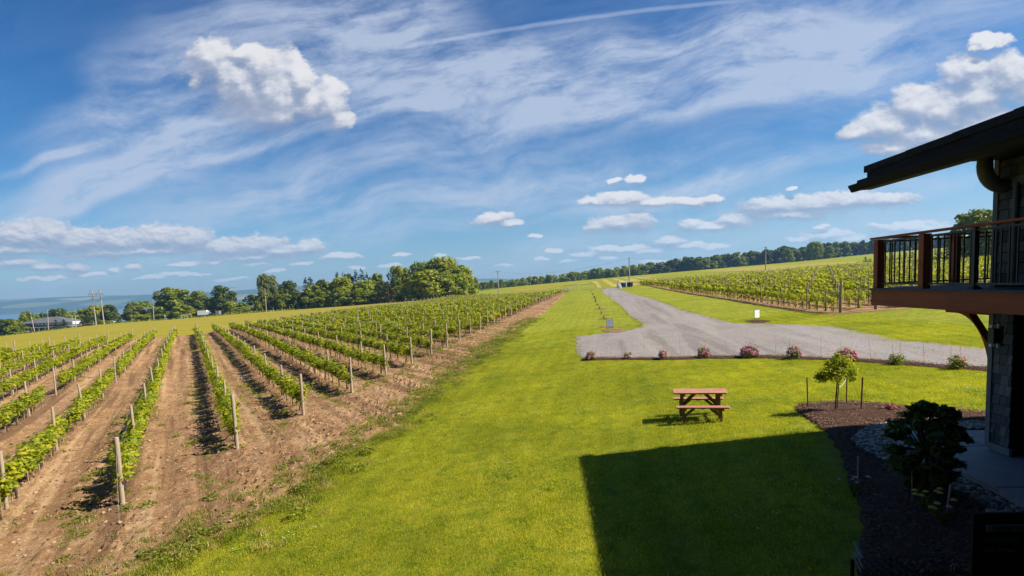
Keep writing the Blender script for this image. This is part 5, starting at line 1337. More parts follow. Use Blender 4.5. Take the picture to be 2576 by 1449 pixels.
# stakes with young vines left of the drive
def r7(x, y): return 1447+.152*x, 629+.152*y
for i, (x, y0, y1, bush) in enumerate([(523, 1150, 1055, .0), (485, 1140, 955, .25), (447, 1055, 905, .2), (411, 975, 838, .3), (375, 915, 820, .25), (345, 870, 770, 1.0), (325, 800, 745, .9), (300, 745, 690, .6), (275, 690, 655, .4)]):
    px, pb = r7(x, y0); _, ptp = r7(0, y1); b_ = G(px, pb); h = (pb-ptp)*b_[1]/FPX
    e_ = empty('staked_plant', b_, 0, f'thin stake with a young plant in the lawn, {nth(i+1)} behind the parking sign', 'staked plant', 'row of staked young plants beside the drive')
    q = MB(); q.tube([(0, 0, -.1), (.03, 0, h)], .022, 5); q.build('stake', M['post'], e_)
    n = int(14+60*bush); g = np.random.default_rng(i); c = np.stack([g.normal(-.08, .07, n), g.normal(0, .08, n), g.uniform(.05, .8*max(.35, bush)*h, n)], 1)
    q = MB(); q.leaves(c, g.normal(size=(n, 3)), .085, QUAD); q.build('foliage', M['weed'], e_)

# ================================================================== signs
def text_mesh(name, s, size, mat, parent, loc, rot, shear=0.0, ext=.002, align='LEFT'):
    cu = bpy.data.curves.new('t', 'FONT'); cu.body = s; cu.size = size; cu.extrude = ext; cu.align_x = align; cu.shear = shear
    ob = bpy.data.objects.new('t', cu); COL.objects.link(ob)
    dg = bpy.context.evaluated_depsgraph_get(); dg.update(); me = bpy.data.meshes.new_from_object(ob.evaluated_get(dg)); me.name = name
    bpy.data.objects.remove(ob); bpy.data.curves.remove(cu)
    me.materials.clear(); me.materials.append(mat)
    o = link(name, me, parent, loc); o.rotation_euler = rot; return o
def yard_sign(px, pb, ptp, wpx, face, label, nm):
    b_ = G(px, pb); s = b_[1]/FPX; H = (pb-ptp)*s; Wd = wpx*s
    e_ = empty(nm, b_, R(24) if 'blank' in nm else R(4), label, 'sign')
    q = MB(); q.box((0, 0, H*.59), (Wd, .02, H*.80)); q.build('board', M[face], e_)
    q = MB()
    for sx in (-1, 1): q.box((sx*Wd*.52, 0, H*.5-.05), (.022, .022, H+.1))
    q.box((0, 0, H*1.0), (Wd*1.06, .022, .02)); q.box((0, 0, H*.17), (Wd*1.06, .022, .02)); q.build('frame', M['black'], e_)
    return e_, H, Wd
e_, H, Wd = yard_sign(1534.5, 829, 802, 15.5, 'signgrey', 'small grey parking sign with a left arrow on a black frame in the lawn', 'parking_sign')
text_mesh('lettering', 'parking', .115, M['ink'], e_, (0, -.012, H*.25), (R(90), 0, 0), align='CENTER')
text_mesh('lettering', 'LEFT', .10, M['inkpale'], e_, (0, -.012, H*.80), (R(90), 0, 0), align='CENTER') if False else None
q = MB(); q.box((.02, -.012, H*.55), (Wd*.62, .004, .014)); q.bar((-.16, -.012, H*.55), (-.09, -.012, H*.55+.04), .004, .014); q.bar((-.16, -.012, H*.55), (-.09, -.012, H*.55-.04), .004, .014); q.build('arrow', M['ink'], e_)
q = MB()
for i in range(4): q.box((-.12+i*.075, -.012, H*.86), (.045, .004, .06))
for i in range(6): q.box((-.13+i*.05, -.012, H*.75), (.036, .004, .03))
q.build('faded_writing', M['inkpale'], e_)
yard_sign(1904.5, 804, 779, 17, 'whitepaint', 'blank white sign on a black frame at the far side of the drive', 'blank_sign')
# notice board at the lower right corner
Yb = 4.6
pA = at(2484, 1322, Yb); wS = 1.25
nb = empty('notice_board', (pA[0], pA[1], pA[2]), R(-4), 'dark notice board with a header strip and lettering, in the shade at lower right', 'sign')
q = MB(); q.box((wS/2-.05, .03, -.26), (wS+.1, .03, .72)); q.build('board', M['bronze'], nb)
q = MB(); q.box((wS/2, .008, -.028), (wS, .012, .056)); q.build('header_strip', M['greywall'], nb)
q = MB(); q.box((.1, .08, -1.1), (.07, .07, 2.4)); q.box((1.1, .08, -1.1), (.07, .07, 2.4)); q.build('post', M['brownwood'], nb)
text_mesh('lettering', 'PLEASE NO', .052, M['inkblack'], nb, (.035, -.001, -.046), (R(90), 0, 0), .25, .001)
text_mesh('lettering', 'NO RESTRO', .050, M['greywall'], nb, (-.02, .012, -.150), (R(90), 0, 0), .25, .001)
text_mesh('lettering', 'NO SMOKI', .050, M['greywall'], nb, (-.01, .012, -.245), (R(90), 0, 0), .25, .001)

# ================================================================== plants and things in the building's shade
b_ = at(2328, 1262, 8.4); b_[2] = float(Hm(b_[0], b_[1]))
hy = empty('broadleaf_standard_shrub', b_, 0, 'big dark broad-leaved shrub in front of the walk', 'shrub')
q = MB(); q.tube([(0, 0, -.1), (.02, 0, .35), (0, .02, .75)], [.03, .026, .022], 8)
g = np.random.default_rng(21); mb = MB()
zt = (at(2328, 1006, 8.4)[2]-b_[2]); wv_ = .58
for i in range(130):
    a = g.uniform(0, 6.28); el = g.uniform(-1.2, 1.45); rr = g.uniform(.75, 1.0)
    tip = np.array([math.cos(a)*math.cos(el)*wv_*rr, math.sin(a)*math.cos(el)*wv_*rr*.9, zt*.56+math.sin(el)*zt*(.42 if el > 0 else .50)*rr])
    q.tube([(0, .02, .7), tuple(tip*.5+np.array([0, 0, zt*.26])), tuple(tip)], [.012, .008, .004], 5)
    k = 19; ww = g.uniform(0, 6.28, k); c = tip+np.stack([np.cos(ww), np.sin(ww), g.uniform(-.4, .5, k)], 1)*.055; c -= (tip*np.array([1, 1, 0]))*g.uniform(0, .3, (k, 1))
    mb.leaves(c, np.stack([np.cos(ww)*.5, np.sin(ww)*.5, np.full(k, .8)], 1)+g.normal(0, .35, (k, 3)), g.uniform(.09, .15, k), [(0, -.6, 0), (.24, -.2, .04), (.22, .25, .03), (0, .6, -.08), (-.22, .25, .03), (-.24, -.2, .04)])
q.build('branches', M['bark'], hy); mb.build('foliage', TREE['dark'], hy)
for (pb, ptp, lab) in [((2157, 1246), (2160, 1147), 'grey wooden stake in the shade beside the pale flowers'), ((2378, 1312), (2392, 1218), 'leaning grey stake in the shade right of the yellow lilies'), ((2295, 1275), (2294, 1182), 'thin dark stake in the shade under the broad-leaved shrub')]:
    bb = G(*pb); tp_ = at(ptp[0], ptp[1], bb[1]); q = MB(); q.tube([(0, 0, -.05), tuple(tp_-bb)], [.016 if 'thin' not in lab else .007]*2, 6)
    o = q.build('garden_stake', M['post'], None, bb); tag(o, lab, 'stake', 'stakes in the shaded bed')
for (px, py, lab, fm, nf, nm) in [(2325, 1290, 'clump of pale yellow lilies in the shaded bed', 'yellow', 7, 'lily_clump'), (2357, 1312, 'small yellow lily clump below the leaning stake', 'yellow', 3, 'lily_clump'), (2148, 1250, 'pale bluish white flowers at the foot of a stake in the shade', 'white', 7, 'white_flower_clump'), (2366, 1330, 'single pink rose in the shaded bed', 'pink', 2, 'rose_plant'), (2240, 1035, 'dark red leafy plant at the edge of the round mulch bed', 'red', 9, 'red_leaved_plant')]:
    bb = G(px, py); e_ = empty(nm, bb, 0, lab, 'flower clump'); g = np.random.default_rng(px)
    H_ = .30 if nm != 'red_leaved_plant' else .12; q = MB(); f = MB()
    for i in range(26):
        a = g.uniform(0, 6.28); L = g.uniform(.5, 1)*H_; q.tube([(0, 0, 0), (math.cos(a)*.05, math.sin(a)*.05, L*.7), (math.cos(a)*.14, math.sin(a)*.14, L)], [.006, .005, .001], 3)
    for i in range(nf*(3 if nm == 'red_leaved_plant' else 1)):
        a = g.uniform(0, 6.28); r_ = g.uniform(.02, .17); c = np.array([math.cos(a)*r_*1.4, math.sin(a)*r_, H_*g.uniform(.8, 1.2)]); ang = np.linspace(0, 5.2, 6)
        f.leaves(c+np.stack([np.cos(ang), np.sin(ang), ang*0+.3], 1)*.025, np.stack([np.cos(ang)*.5, np.sin(ang)*.5, ang*0+.8], 1), .045 if fm != 'white' else .018, LEAF5)
    q.build('leaves', M['weed'] if nm != 'red_leaved_plant' else M['red'], e_); f.build('flower_heads', M[fm], e_)
# pale metal garden chair at the lower edge
Yc = 6.2
def cpt(px, py, dY=0.0): q_ = at(px, py, Yc+dY); return q_
o_ = cpt(2160, 1420); ch = empty('garden_chair', (o_[0], o_[1], float(Hm(o_[0], o_[1]))), 0, 'dark garden chair with pale slat edges, lost in the shade at the bottom edge', 'chair')
ob_ = np.array(ch.location)
def loc_(p): return tuple(np.array(p)-ob_)
q = MB(); q.tube([loc_(cpt(2149, 1361, .25)), loc_(cpt(2159, 1376, .12)), loc_(cpt(2166, 1391, 0)), loc_(cpt(2171, 1405, -.12))], .010, 6); q.build('back_rail', M['trim'], ch)
for a_, b2_ in (((2148, 1365), (2168, 1406)), ((2150, 1388), (2171, 1428)), ((2146, 1395), (2167, 1440))):
    q = MB(); q.bar(loc_(cpt(*a_, .22)), loc_(cpt(*b2_, -.14)), .012, .02); q.build('arm_slat', M['trim'], ch)
zc0 = float(cpt(2160, 1400)[2])-ob_[2]
q = MB(); 
for i in range(4): q.box((.12+.1*i, 0, zc0-.14), (.05, .40, .015))
q.build('seat', M['bronze'], ch)
for sx in (.05, .50):
    for sy in (-.18, .2): q = MB(); q.box((sx, sy, (zc0-.14)/2), (.03, .03, zc0-.14)); q.build('leg', M['bronze'], ch)

# ================================================================== gates, bins, poles
def gate(pa, pb, hpx, label, n=2, nm='wire_gate'):
    A = G(*pa); B = G(*pb); h = hpx*A[1]/FPX
    e_ = empty(nm, A, 0, label, 'gate', 'tubular wire gates in the vineyard fence'); d = B-A
    q = MB(); r_ = .05
    q.tube([(0, 0, h), (d[0], d[1], d[2]+h)], r_, 6); q.tube([(0, 0, .15), (d[0], d[1], d[2]+.15)], r_, 6); q.build('rail', M['galv'], e_)
    for i in range(n+1):
        t_ = i/n; q = MB(); q.tube([tuple(d*t_+np.array([0, 0, -.1])), tuple(d*t_+np.array([0, 0, h+.1]))], .06, 6); q.build('upright', M['galv'], e_)
    q = MB()
    for j in range(1, 6): q.tube([(0, 0, .15+(h-.15)*j/6), (d[0], d[1], d[2]+.15+(h-.15)*j/6)], .008, 3)
    q.build('mesh_wire', M['wire'], e_)
gate(region3(517, 413), region3(660, 406), 14, 'far left panel of the grey wire gate beyond the vineyard end')
gate(region3(697, 405), region3(845, 396), 14, 'grey wire gate panel standing open left of the drive')
gate(region3(1070, 380), region3(1222, 365), 14.5, 'grey wire gate panel right of the drive behind the bins')
gate(region3(1268, 356), region3(1415, 346), 13, 'grey wire gate panel above the end of the right vineyard')
A = G(1556, 724)
q = MB(); q.tube([(0, 0, -.2), (0, 0, 1.9)], .16, 8); o = q.build('gate_post', M['galv'], None, A); tag(o, 'thick pale gate post on the right side of the drive end', 'post')
def bin_(px, pb, mat, lab):
    b2 = G(px, pb); e_ = empty('wheeled_bin', b2, random.uniform(-.2, .2), lab, 'bin', 'wheeled bins at the end of the drive')
    q = MB(); q.box((0, 0, .62), (.68, .72, 1.0), taper=1.12); q.build('body', M[mat], e_)
    q = MB(); q.box((0, -.02, 1.17), (.80, .86, .08), taper=.9); q.build('lid', M[mat], e_)
    for sx in (-.3, .3): q = MB(); q.tube([(sx-.04, .32, .12), (sx+.04, .32, .12)], .12, 10); q.build('wheel', M['rubber'], e_)
bin_(1563, 723.5, 'blackplastic', 'dark bin with a blue lid beside the folding board'); bin_(1570.5, 723.3, 'blueplastic', 'blue wheeled bin left of the utility pole')
bin_(1582, 722.5, 'blackplastic', 'left black bin next to the utility pole'); bin_(1587, 722.2, 'blackplastic', 'right black bin next to the utility pole')
bb = G(1557.5, 725.5); e_ = empty('folding_board', bb, 0, 'white folding sandwich board at the end of the drive', 'sign')
for s in (-1, 1): q = MB(); q.bar((s*.45, -.2*s, 0), (s*.04, -.04*s, 1.25), .62, .04, up=(0, 1, 0)); q.build('panel', M['whitepaint'], e_)
def pole(px, pb, ptp, Y, label, arm=1.2, r_=.14, nm='utility_pole', lean=0.0, ax=.5, fromtop=.35, gear=True):
    x = ray(px, pb)[0]*Y; z = float(Hm(x, Y)); top = at(px+lean, ptp, Y); h = top[2]-z
    e_ = empty(nm, (x, Y, z), 0, label, 'utility pole', 'utility poles')
    q = MB(); q.tube([(0, 0, -.5), (top[0]-x, 0, h)], [r_*1.15, r_*.8], 8); q.build('shaft', M['pole'], e_)
    if arm:
        tx = top[0]-x; q = MB(); q.bar((tx-arm, -r_, h-fromtop), (tx+arm, -r_, h-fromtop), .12, .12); q.build('cross_arm', M['pole'], e_)
        if gear:
            q = MB()
            for sx in (-.9, -.45, .9): q.lathe([(.0, 0), (.06, .02), (.05, .12), (.0, .2)], 8, (tx+sx*arm, -r_, h-fromtop+.05))
            q.build('insulator', M['greywall'], e_)
    return e_
pole(1583, 721, 647, 153, 'tall wooden pole without cross-arm beside the bins', arm=0, r_=.17)
pole(1926, 690, 620, 175, 'slim wooden pole with a short cross-arm behind the right vineyard', arm=.35, r_=.14)
pole(1255, 741, 681, 214, 'wooden pole with a cross-arm between the grove and the drive', arm=1.1, r_=.16, lean=-3)
pole(670, 784, 725, 268, 'wooden pole with a low cross-arm before the tall loose tree', arm=1.4, r_=.18, lean=-4, fromtop=2.6)
pole(387, 806.6, 755, 294, 'tall roadside pole with a side arm left of the largest roadside tree', arm=1.2, r_=.2, lean=-3, fromtop=1.4)
pole(191, 822, 778, 288, 'pole with a low cross-arm right of the long house', arm=1.7, r_=.18, lean=-3, fromtop=1.4)
pole(121, 828, 779, 288, 'pole with a faint cross-arm in front of the long house', arm=1.7, r_=.2, lean=-1.5, fromtop=1.6)
pole(87, 832, 784, 287, 'strongly leaning pole in front of the left half of the long house', arm=1.2, r_=.18, lean=-11, fromtop=1.6)
pole(183, 823, 793, 289, 'short bare pole just left of the cross-armed pole by the long house', arm=0, r_=.13, lean=-2)
# twin-pole transmission frame
Yh = 290; xa, xb = ray(242, 817)[0]*Yh, ray(262, 816)[0]*Yh
zb = float(Hm(xa, Yh)); tp1 = at(231, 727, Yh); tp2 = at(251, 727, Yh)
hf = empty('transmission_frame', (xa, Yh, zb), 0, 'twin-pole wooden power line frame with a long crossbeam and braces', 'power pylon')
t1 = (tp1[0]-xa, 0, tp1[2]-zb); t2 = (tp2[0]-xa, 0, tp2[2]-zb); dz = t1[2]
q = MB(); q.tube([(0, 0, -.5), t1], [.30, .18], 8); q.build('pole', M['pole'], hf)
q = MB(); q.tube([(xb-xa, 0, -.5), t2], [.30, .18], 8); q.build('pole', M['pole'], hf)
zc_ = dz-2.6
q = MB(); q.bar((t1[0]-1.9, -.3, zc_), (t2[0]+1.9, -.3, zc_), .16, .24); q.build('crossbeam', M['pole'], hf)
q = MB()
for t_ in (t1, t2):
    for s in (-1, 1): q.bar((t_[0], -.3, dz-.2), (t_[0]+s*1.8, -.3, zc_), .09, .09)
q.bar((t1[0]+.2, -.3, zc_-2.2), (t2[0]+.4, -.3, zc_-5.2), .1, .1); q.bar((t2[0]+.1, -.34, zc_-2.2), (t1[0]+.6, -.34, zc_-5.2), .1, .1); q.build('bracing', M['pole'], hf)
q = MB()
for u in (t1[0]-1.85, (t1[0]+t2[0])/2, t2[0]+1.85): q.lathe([(0, 0), (.12, -.1), (.12, -1.0), (0, -1.1)], 6, (u, -.3, zc_-.1))
q.build('insulator', M['greywall'], hf)
# distant twin-pole frame
Y2 = 520; a1 = at(732/1.0*0+586, 741, Y2)
for nm_, (px0, px1, ptp, pb_) in {'far twin-pole frame showing above the trees before the grove': (577.5, 590.5, 722.5, 775)}.items():
    xa = ray(px0, ptp)[0]*Y2; z = float(Hm(xa, Y2)); h = at(px0, ptp, Y2)[2]-z; xb = ray(px1, ptp)[0]*Y2
    e_ = empty('transmission_frame', (xa, Y2, z), 0, nm_, 'power pylon')
    for x in (0, xb-xa): q = MB(); q.tube([(x+.8, 0, 0), (x, 0, h)], [.35, .25], 6); q.build('pole', M['pole'], e_)
    q = MB(); q.bar((-1.5, 0, h-.6), (xb-xa+1.5, 0, h-.6), .3, .3); q.build('crossbeam', M['pole'], e_)
# power lines
def line(P1, P2, sag, label, r_=.02):
    q = MB(); q.tube([(P1[0]*(1-t_)+P2[0]*t_, P1[1]*(1-t_)+P2[1]*t_, P1[2]*(1-t_)+P2[2]*t_-sag*4*t_*(1-t_)) for t_ in np.linspace(0, 1, 24)], r_, 4, cap=False)
    o = q.build('power_line', M['inkblack']); tag(o, label, 'power line', 'power lines')
line(at(1926, 622, 175), at(1583, 649, 153), 1.5, 'thin power line between the two poles right of the drive', .012)
line(at(1583, 649, 153), at(1252, 684, 214), 2.0, 'thin power line from the bins pole to the pole by the grove', .012)
line(at(1252, 684, 214), at(667, 742, 268), 3.0, 'thin power line running behind the vineyard to the left pole', .012)
# fence posts of the roadside deer fence
k = 0
for (f, x, yt, yb) in [(r5, 20, 1160, 1240), (r5, 350, 1135, 1222), (r5, 530, 1145, 1206), (r5, 680, 1115, 1195), (r5, 1010, 1090, 1170), (r5, 1345, 1060, 1140), (r5, 1690, 1030, 1115), (r5, 2035, 1005, 1095), (r5, 2390, 985, 1070), (r6, 175, 955, 1050), (r6, 530, 935, 1000), (r6, 900, 905, 960), (r6, 1275, 890, 950), (rL, 90, 875, 965), (rL, 440, 850, 925), (rL, 2030, 705, 765), (rL, 2210, 695, 750), (rL, 2380, 680, 740), (r0, 1885, 920, 1000), (r0, 2290, 900, 975), (r0, 1448, 1010, 1065), (r0, 1650, 1005, 1045)]:
    k += 1; px, pb = f(x, yb); _, ptp = f(0, yt); Y = 272 if f in (r5, r6) else 284
    xw = ray(px, pb)[0]*Y; z = float(Hm(xw, Y)); h = max(1.5, (pb-ptp)*Y/FPX)
    q = MB(); q.tube([(0, 0, -.2), (0, 0, h)], .085, 6); o = q.build('fence_post', M['pole'], None, (xw, Y, z)); tag(o, f'thin grey roadside fence post, {nth(k)} of those standing along the edge of the hay field', 'fence post', 'roadside fence posts')
q = MB(); xw = ray(669-3-6, 780)[0]*272; q.box((0, 0, .8), (.22, .1, 2.2), rot=Matrix.Rotation(.12, 3, 'Y')); o = q.build('marker_post', M['yellow'], None, (xw, 272, float(Hm(xw, 272)))); tag(o, 'yellow plastic marker post leaning beside the cross-armed pole', 'marker')

# ================================================================== far road, houses, vehicles
road_c = [(1240, 724, 440), (1190, 732, 345), (1160, 741, 322), (1045, 754, 284), (870, 769, 283), (670, 784, 280), (535, 796, 300), (387, 806, 303), (243, 818, 300), (60, 845, 285), (-200, 875, 275)]
rc = [np.array([ray(a, b2)[0]*Y, Y]) for a, b2, Y in road_c]
L1 = []; L2 = []
for i, p in enumerate(rc):
    d = rc[min(i+1, len(rc)-1)]-rc[max(i-1, 0)]; d /= np.linalg.norm(d); n = np.array([-d[1], d[0]]); L1.append(tuple(p+n*3.6)); L2.append(tuple(p-n*3.6))
drape('far_road', L1+L2[::-1], 0.12, M['gravel'], step=6, seg=4)
# long house
Yh = 300; u0 = 0.125*Yh/FPX
hc = at(*r0(1000, 1130), Yh); zb = float(Hm(hc[0], Yh)); zb = min(zb, hc[2]+.3)
hs = empty('long_house', (hc[0], Yh, zb), R(-6), 'long low grey-roofed house with a white clerestory band behind the hay field', 'house')
up = lambda px: u0*(px)
q = MB(); q.box((0, 6, 1.1), (29, 10, 2.3)); q.build('wall', M['greywall'], hs)
q = MB(); q.box((2.5, 5, 4.05), (21.5, 9.0, 1.3)); q.build('clerestory_band', M['whitepaint'], hs)
q = MB(); q.box((-12.5, 5, 4.0), (8.0, 8.8, 1.5)); q.build('upper_side_wall', M['greywall'], hs)
q = MB(); x0, x1 = -16.2, 16.5; q.add([(x0, -1.5, 2.3), (x1, -1.5, 2.3), (x1, 12, 2.3), (x0, 12, 2.3), (x0+2.5, 1.2, 3.6), (x1-4.5, 1.2, 3.6), (x1-4.5, 10, 3.6), (x0+2.5, 10, 3.6)], [(0,1,5,4),(1,2,6,5),(2,3,7,6),(3,0,4,7),(4,5,6,7),(0,3,2,1)]); q.build('lower_roof', M['greyroof'], hs)
q = MB(); x0, x1 = -17.0, 11.8; q.add([(x0, -.8, 4.7), (x1, -.8, 4.7), (x1, 11, 4.7), (x0, 11, 4.7), (-8.0, 5, 7.3), (1.2, 5, 7.6)], [(0,1,5,4),(1,2,5),(2,3,4,5),(3,0,4),(0,3,2,1)]); q.build('upper_roof', M['greyroof'], hs)
for x in (-11.5, -9.2, -4.8, -1.2, 5.5, 9.5, 13.5): q = MB(); q.box((x, -1.1, 1.1), (.45, .35, 2.3)); q.build('column', M['whitepaint'], hs)
for x in (-13, -6.8, -3, 1.5, 3.2): q = MB(); q.box((x, .96, 1.2), (1.2, .1, 1.5)); q.build('window', M['glass'], hs)
for x in (-5.5, -3.2, -.9, 1.4, 3.7, 6.0, 8.3): q = MB(); q.box((x, .46, 4.15), (.8, .1, .5)); q.build('window', M['glass'], hs)
def barn(px0, px1, pr, pe, pb, Y, label, nm='far_house', yaw=0.0):
    x0 = ray(px0, pe)[0]*Y; x1 = ray(px1, pe)[0]*Y; xc = (x0+x1)/2; zg = float(Hm(xc, Y)); Wd = (x1-x0); zr = at(px0, pr, Y)[2]-zg; ze = at((px0+px1)/2, pe, Y)[2]-zg
    e_ = empty(nm, (xc, Y, zg), yaw, label, 'house')
    q = MB(); q.box((0, 5, ze/2), (Wd*.92, 9, ze)); q.build('wall', M['whitepaint'], e_)
    q = MB(); w2 = Wd/2; q.add([(-w2, 0, ze), (w2, 0, ze), (w2, 10, ze), (-w2, 10, ze), (-w2, 5, zr), (w2, 5, zr)], [(0,1,5,4),(2,3,4,5),(1,2,5),(3,0,4),(0,3,2,1)]); q.build('roof', M['greyroof'], e_)
    for sx in (-.3, .05, .3): q = MB(); q.box((sx*Wd, .46, ze*.5), (1.0, .1, 1.1)); q.build('window', M['glass'], e_)
barn(344, 409, 774, 786, 800, 345, 'grey-roofed house half hidden by the largest roadside tree')
barn(630, 652, 765.5, 771, 780, 330, 'small white gabled roof peeping over the hedge before the grove')
# vehicles
def wheel(e_, x, y, r_=.34, w_=.22):
    q = MB(); q.tube([(x, y-w_/2, r_), (x, y+w_/2, r_)], r_, 14); o = q.build('wheel', M['rubber'], e_)
    q = MB(); q.tube([(x, y-w_/2-.01, r_), (x, y+w_/2+.01, r_)], r_*.55, 10); q.build('rim', M['galv'], o)
def car(px, Y, paint, label, rz=0.0, suv=True, dx=0):
    x = ray(px, 800)[0]*Y; e_ = empty('parked_car', (x, Y, float(Hm(x, Y))+.15), rz, label, 'car', 'cars seen far off beside the road')
    h = 1.62 if suv else 1.42
    body = [(-2.25, .35), (-2.28, .75), (-2.1, .95), (-1.1, 1.02), (1.3, 1.05), (2.15, .98), (2.25, .7), (2.22, .35)]
    q = MB(); q.prism(body, -.88, .88, 0, 'y'); q.build('body', M[paint], e_)
    cab = [(-1.15, 1.02), (-.55, h-.04), (-.2, h), (1.2, h), (1.5, h-.08), (2.0, 1.02)]
    q = MB(); q.prism(cab, -.74, .74, 0, 'y'); q.build('cabin', M['glass'], e_)
    q = MB(); q.box((.45, 0, h+.01), (1.75, 1.36, .05)); q.build('roof', M[paint], e_)
    for sx in (-1.4, 1.4):
        for sy in (-.8, .8): wheel(e_, sx, sy)
    for sy in (-.6, .6):
        q = MB(); q.box((-2.27, sy, .72), (.04, .35, .14)); q.build('headlight', M['whitepaint'], e_)
        q = MB(); q.box((2.24, sy, .82), (.04, .25, .16)); q.build('tail_light', M['red'], e_)
car(rL(1680, 0)[0], 296, 'navy', 'dark car passing in front of the white box truck', 0.05)
car(r0(1560, 0)[0], 294, 'whitepaint', 'white car beside the right end of the long house', 0.1, False)
car(r0(2215, 0)[0], 300, 'whitepaint', 'white car parked between the hedges right of the power poles', 0.0, False)
car(r0(490, 0)[0], 297, 'whitepaint', 'white car under the left carport of the long house', 0.0, False)
car(rL(2, 0)[0]+10, 306, 'navy', 'dark car in the shade beside the yellow-green willow', 0.0)
x = ray(rL(1545, 0)[0], 800)[0]*303; tk = empty('box_truck', (x, 303, float(Hm(x, 303))+.15), R(4), 'white box truck parked under the roadside trees', 'truck')
q = MB(); q.box((-.7, 0, 2.15), (4.7, 2.3, 2.3)); q.build('cargo_box', M['whitepaint'], tk)
q = MB(); q.prism([(1.75, .5), (1.75, 2.5), (2.0, 2.95), (2.6, 2.9), (3.1, 1.9), (3.75, 1.65), (3.85, .5)], -1.0, 1.0, 0, 'y'); q.build('cab', M['whitepaint'], tk)
q = MB(); q.prism([(2.68, 2.80), (3.14, 1.92), (3.18, 1.94), (2.74, 2.84)], -.9, .9, 0, 'y'); q.build('windscreen', M['glass'], tk)
q = MB(); q.box((0, 0, .75), (6.6, .9, .25)); q.build('chassis', M['black'], tk)
for sx in (-1.9, 2.8):
    for sy in (-.95, .95): wheel(tk, sx, sy, .42, .28)
x = ray(rL(1830, 0)[0], 800)[0]*306; e_ = empty('striped_trailer', (x, 306, float(Hm(x, 306))+.1), 0, 'grey ribbed trailer end standing beneath the forked tree', 'trailer')
q = MB(); q.box((0, 0, 1.6), (1.9, 2.2, 2.1)); q.build('body', M['greywall'], e_)
q = MB()
for i in range(5): q.box((-.8+.4*i, -1.13, 1.6), (.08, .06, 2.1))
q.build('rib', M['galv'], e_)
for sy in (-.9, .9): wheel(e_, 0, sy, .38)
# signs and frames by the road
x = ray(rL(745, 0)[0], 800)[0]*288; e_ = empty('road_sign', (x, 288, float(Hm(x, 288))), 0, 'pale round road sign on two posts left of the pipe frame', 'sign')
q = MB(); q.tube([(0, .03, 2.1), (0, -.03, 2.1)], .45, 12); q.build('sign_plate', M['whitepaint'], e_)
for dx in (-.15, .55): q = MB(); q.tube([(dx, .06, 0), (dx-.2, .06, 2.3)], .07, 6); q.build('post', M['galv'], e_)
xa = ray(rL(1062, 0)[0], 800)[0]*288; xb = ray(rL(1278, 0)[0], 800)[0]*288; za = float(Hm(xa, 288)); e_ = empty('pipe_frame', (xa, 288, za), 0, 'low grey pipe frame with several legs beside the road', 'frame')
q = MB(); q.tube([(0, 0, 1.75), (xb-xa, 0, 1.95)], .09, 6); q.build('top_bar', M['galv'], e_)
for t_ in (0, .1, .36, .55, 1.0): q = MB(); q.tube([((xb-xa)*t_, 0, -.1), ((xb-xa)*t_, 0, 1.85)], .08, 6); q.build('leg', M['galv'], e_)
for px, lab in ((r5(1105, 0)[0], 'tiny white mailbox in the dark at the foot of the grove'), (r5(1550, 0)[0], 'small white round reflector before the grove'), (r5(2235, 0)[0], 'white letterbox beside the juniper')):
    x = ray(px, 770)[0]*276; e_ = empty('mailbox', (x, 276, float(Hm(x, 276))), 0, lab, 'mailbox')
    q = MB(); q.box((0, 0, 1.15), (.5, .35, .30)); q.build('box', M['whitepaint'], e_); q = MB(); q.tube([(0, 0, 0), (0, 0, 1.0)], .05, 6); q.build('post', M['post'], e_)
# tall grass verge between hay and road
vg = MB(); g = np.random.default_rng(9); pts = []
for i in range(len(rc)-1):
    a, b2 = rc[i], rc[i+1]
    for _ in range(int(np.linalg.norm(b2-a)*9)):
        t_ = g.random(); p = a*(1-t_)+b2*t_+np.array([g.normal(0, .5), -g.uniform(4.2, 9.5)]); pts.append(p)
pts = np.array(pts); c = np.column_stack([pts, Hm(pts[:, 0], pts[:, 1])+g.uniform(.1, .45, len(pts))])
vg.leaves(c, np.stack([g.normal(0, .4, len(c)), -np.ones(len(c)), g.uniform(0, .8, len(c))], 1), g.uniform(.5, 1.0, len(c)), QUAD)
o = vg.build('roadside_grass', M['weed']); tag(o, 'uncut tall grass verge between the hay field and the far road', 'grass', kind='stuff')

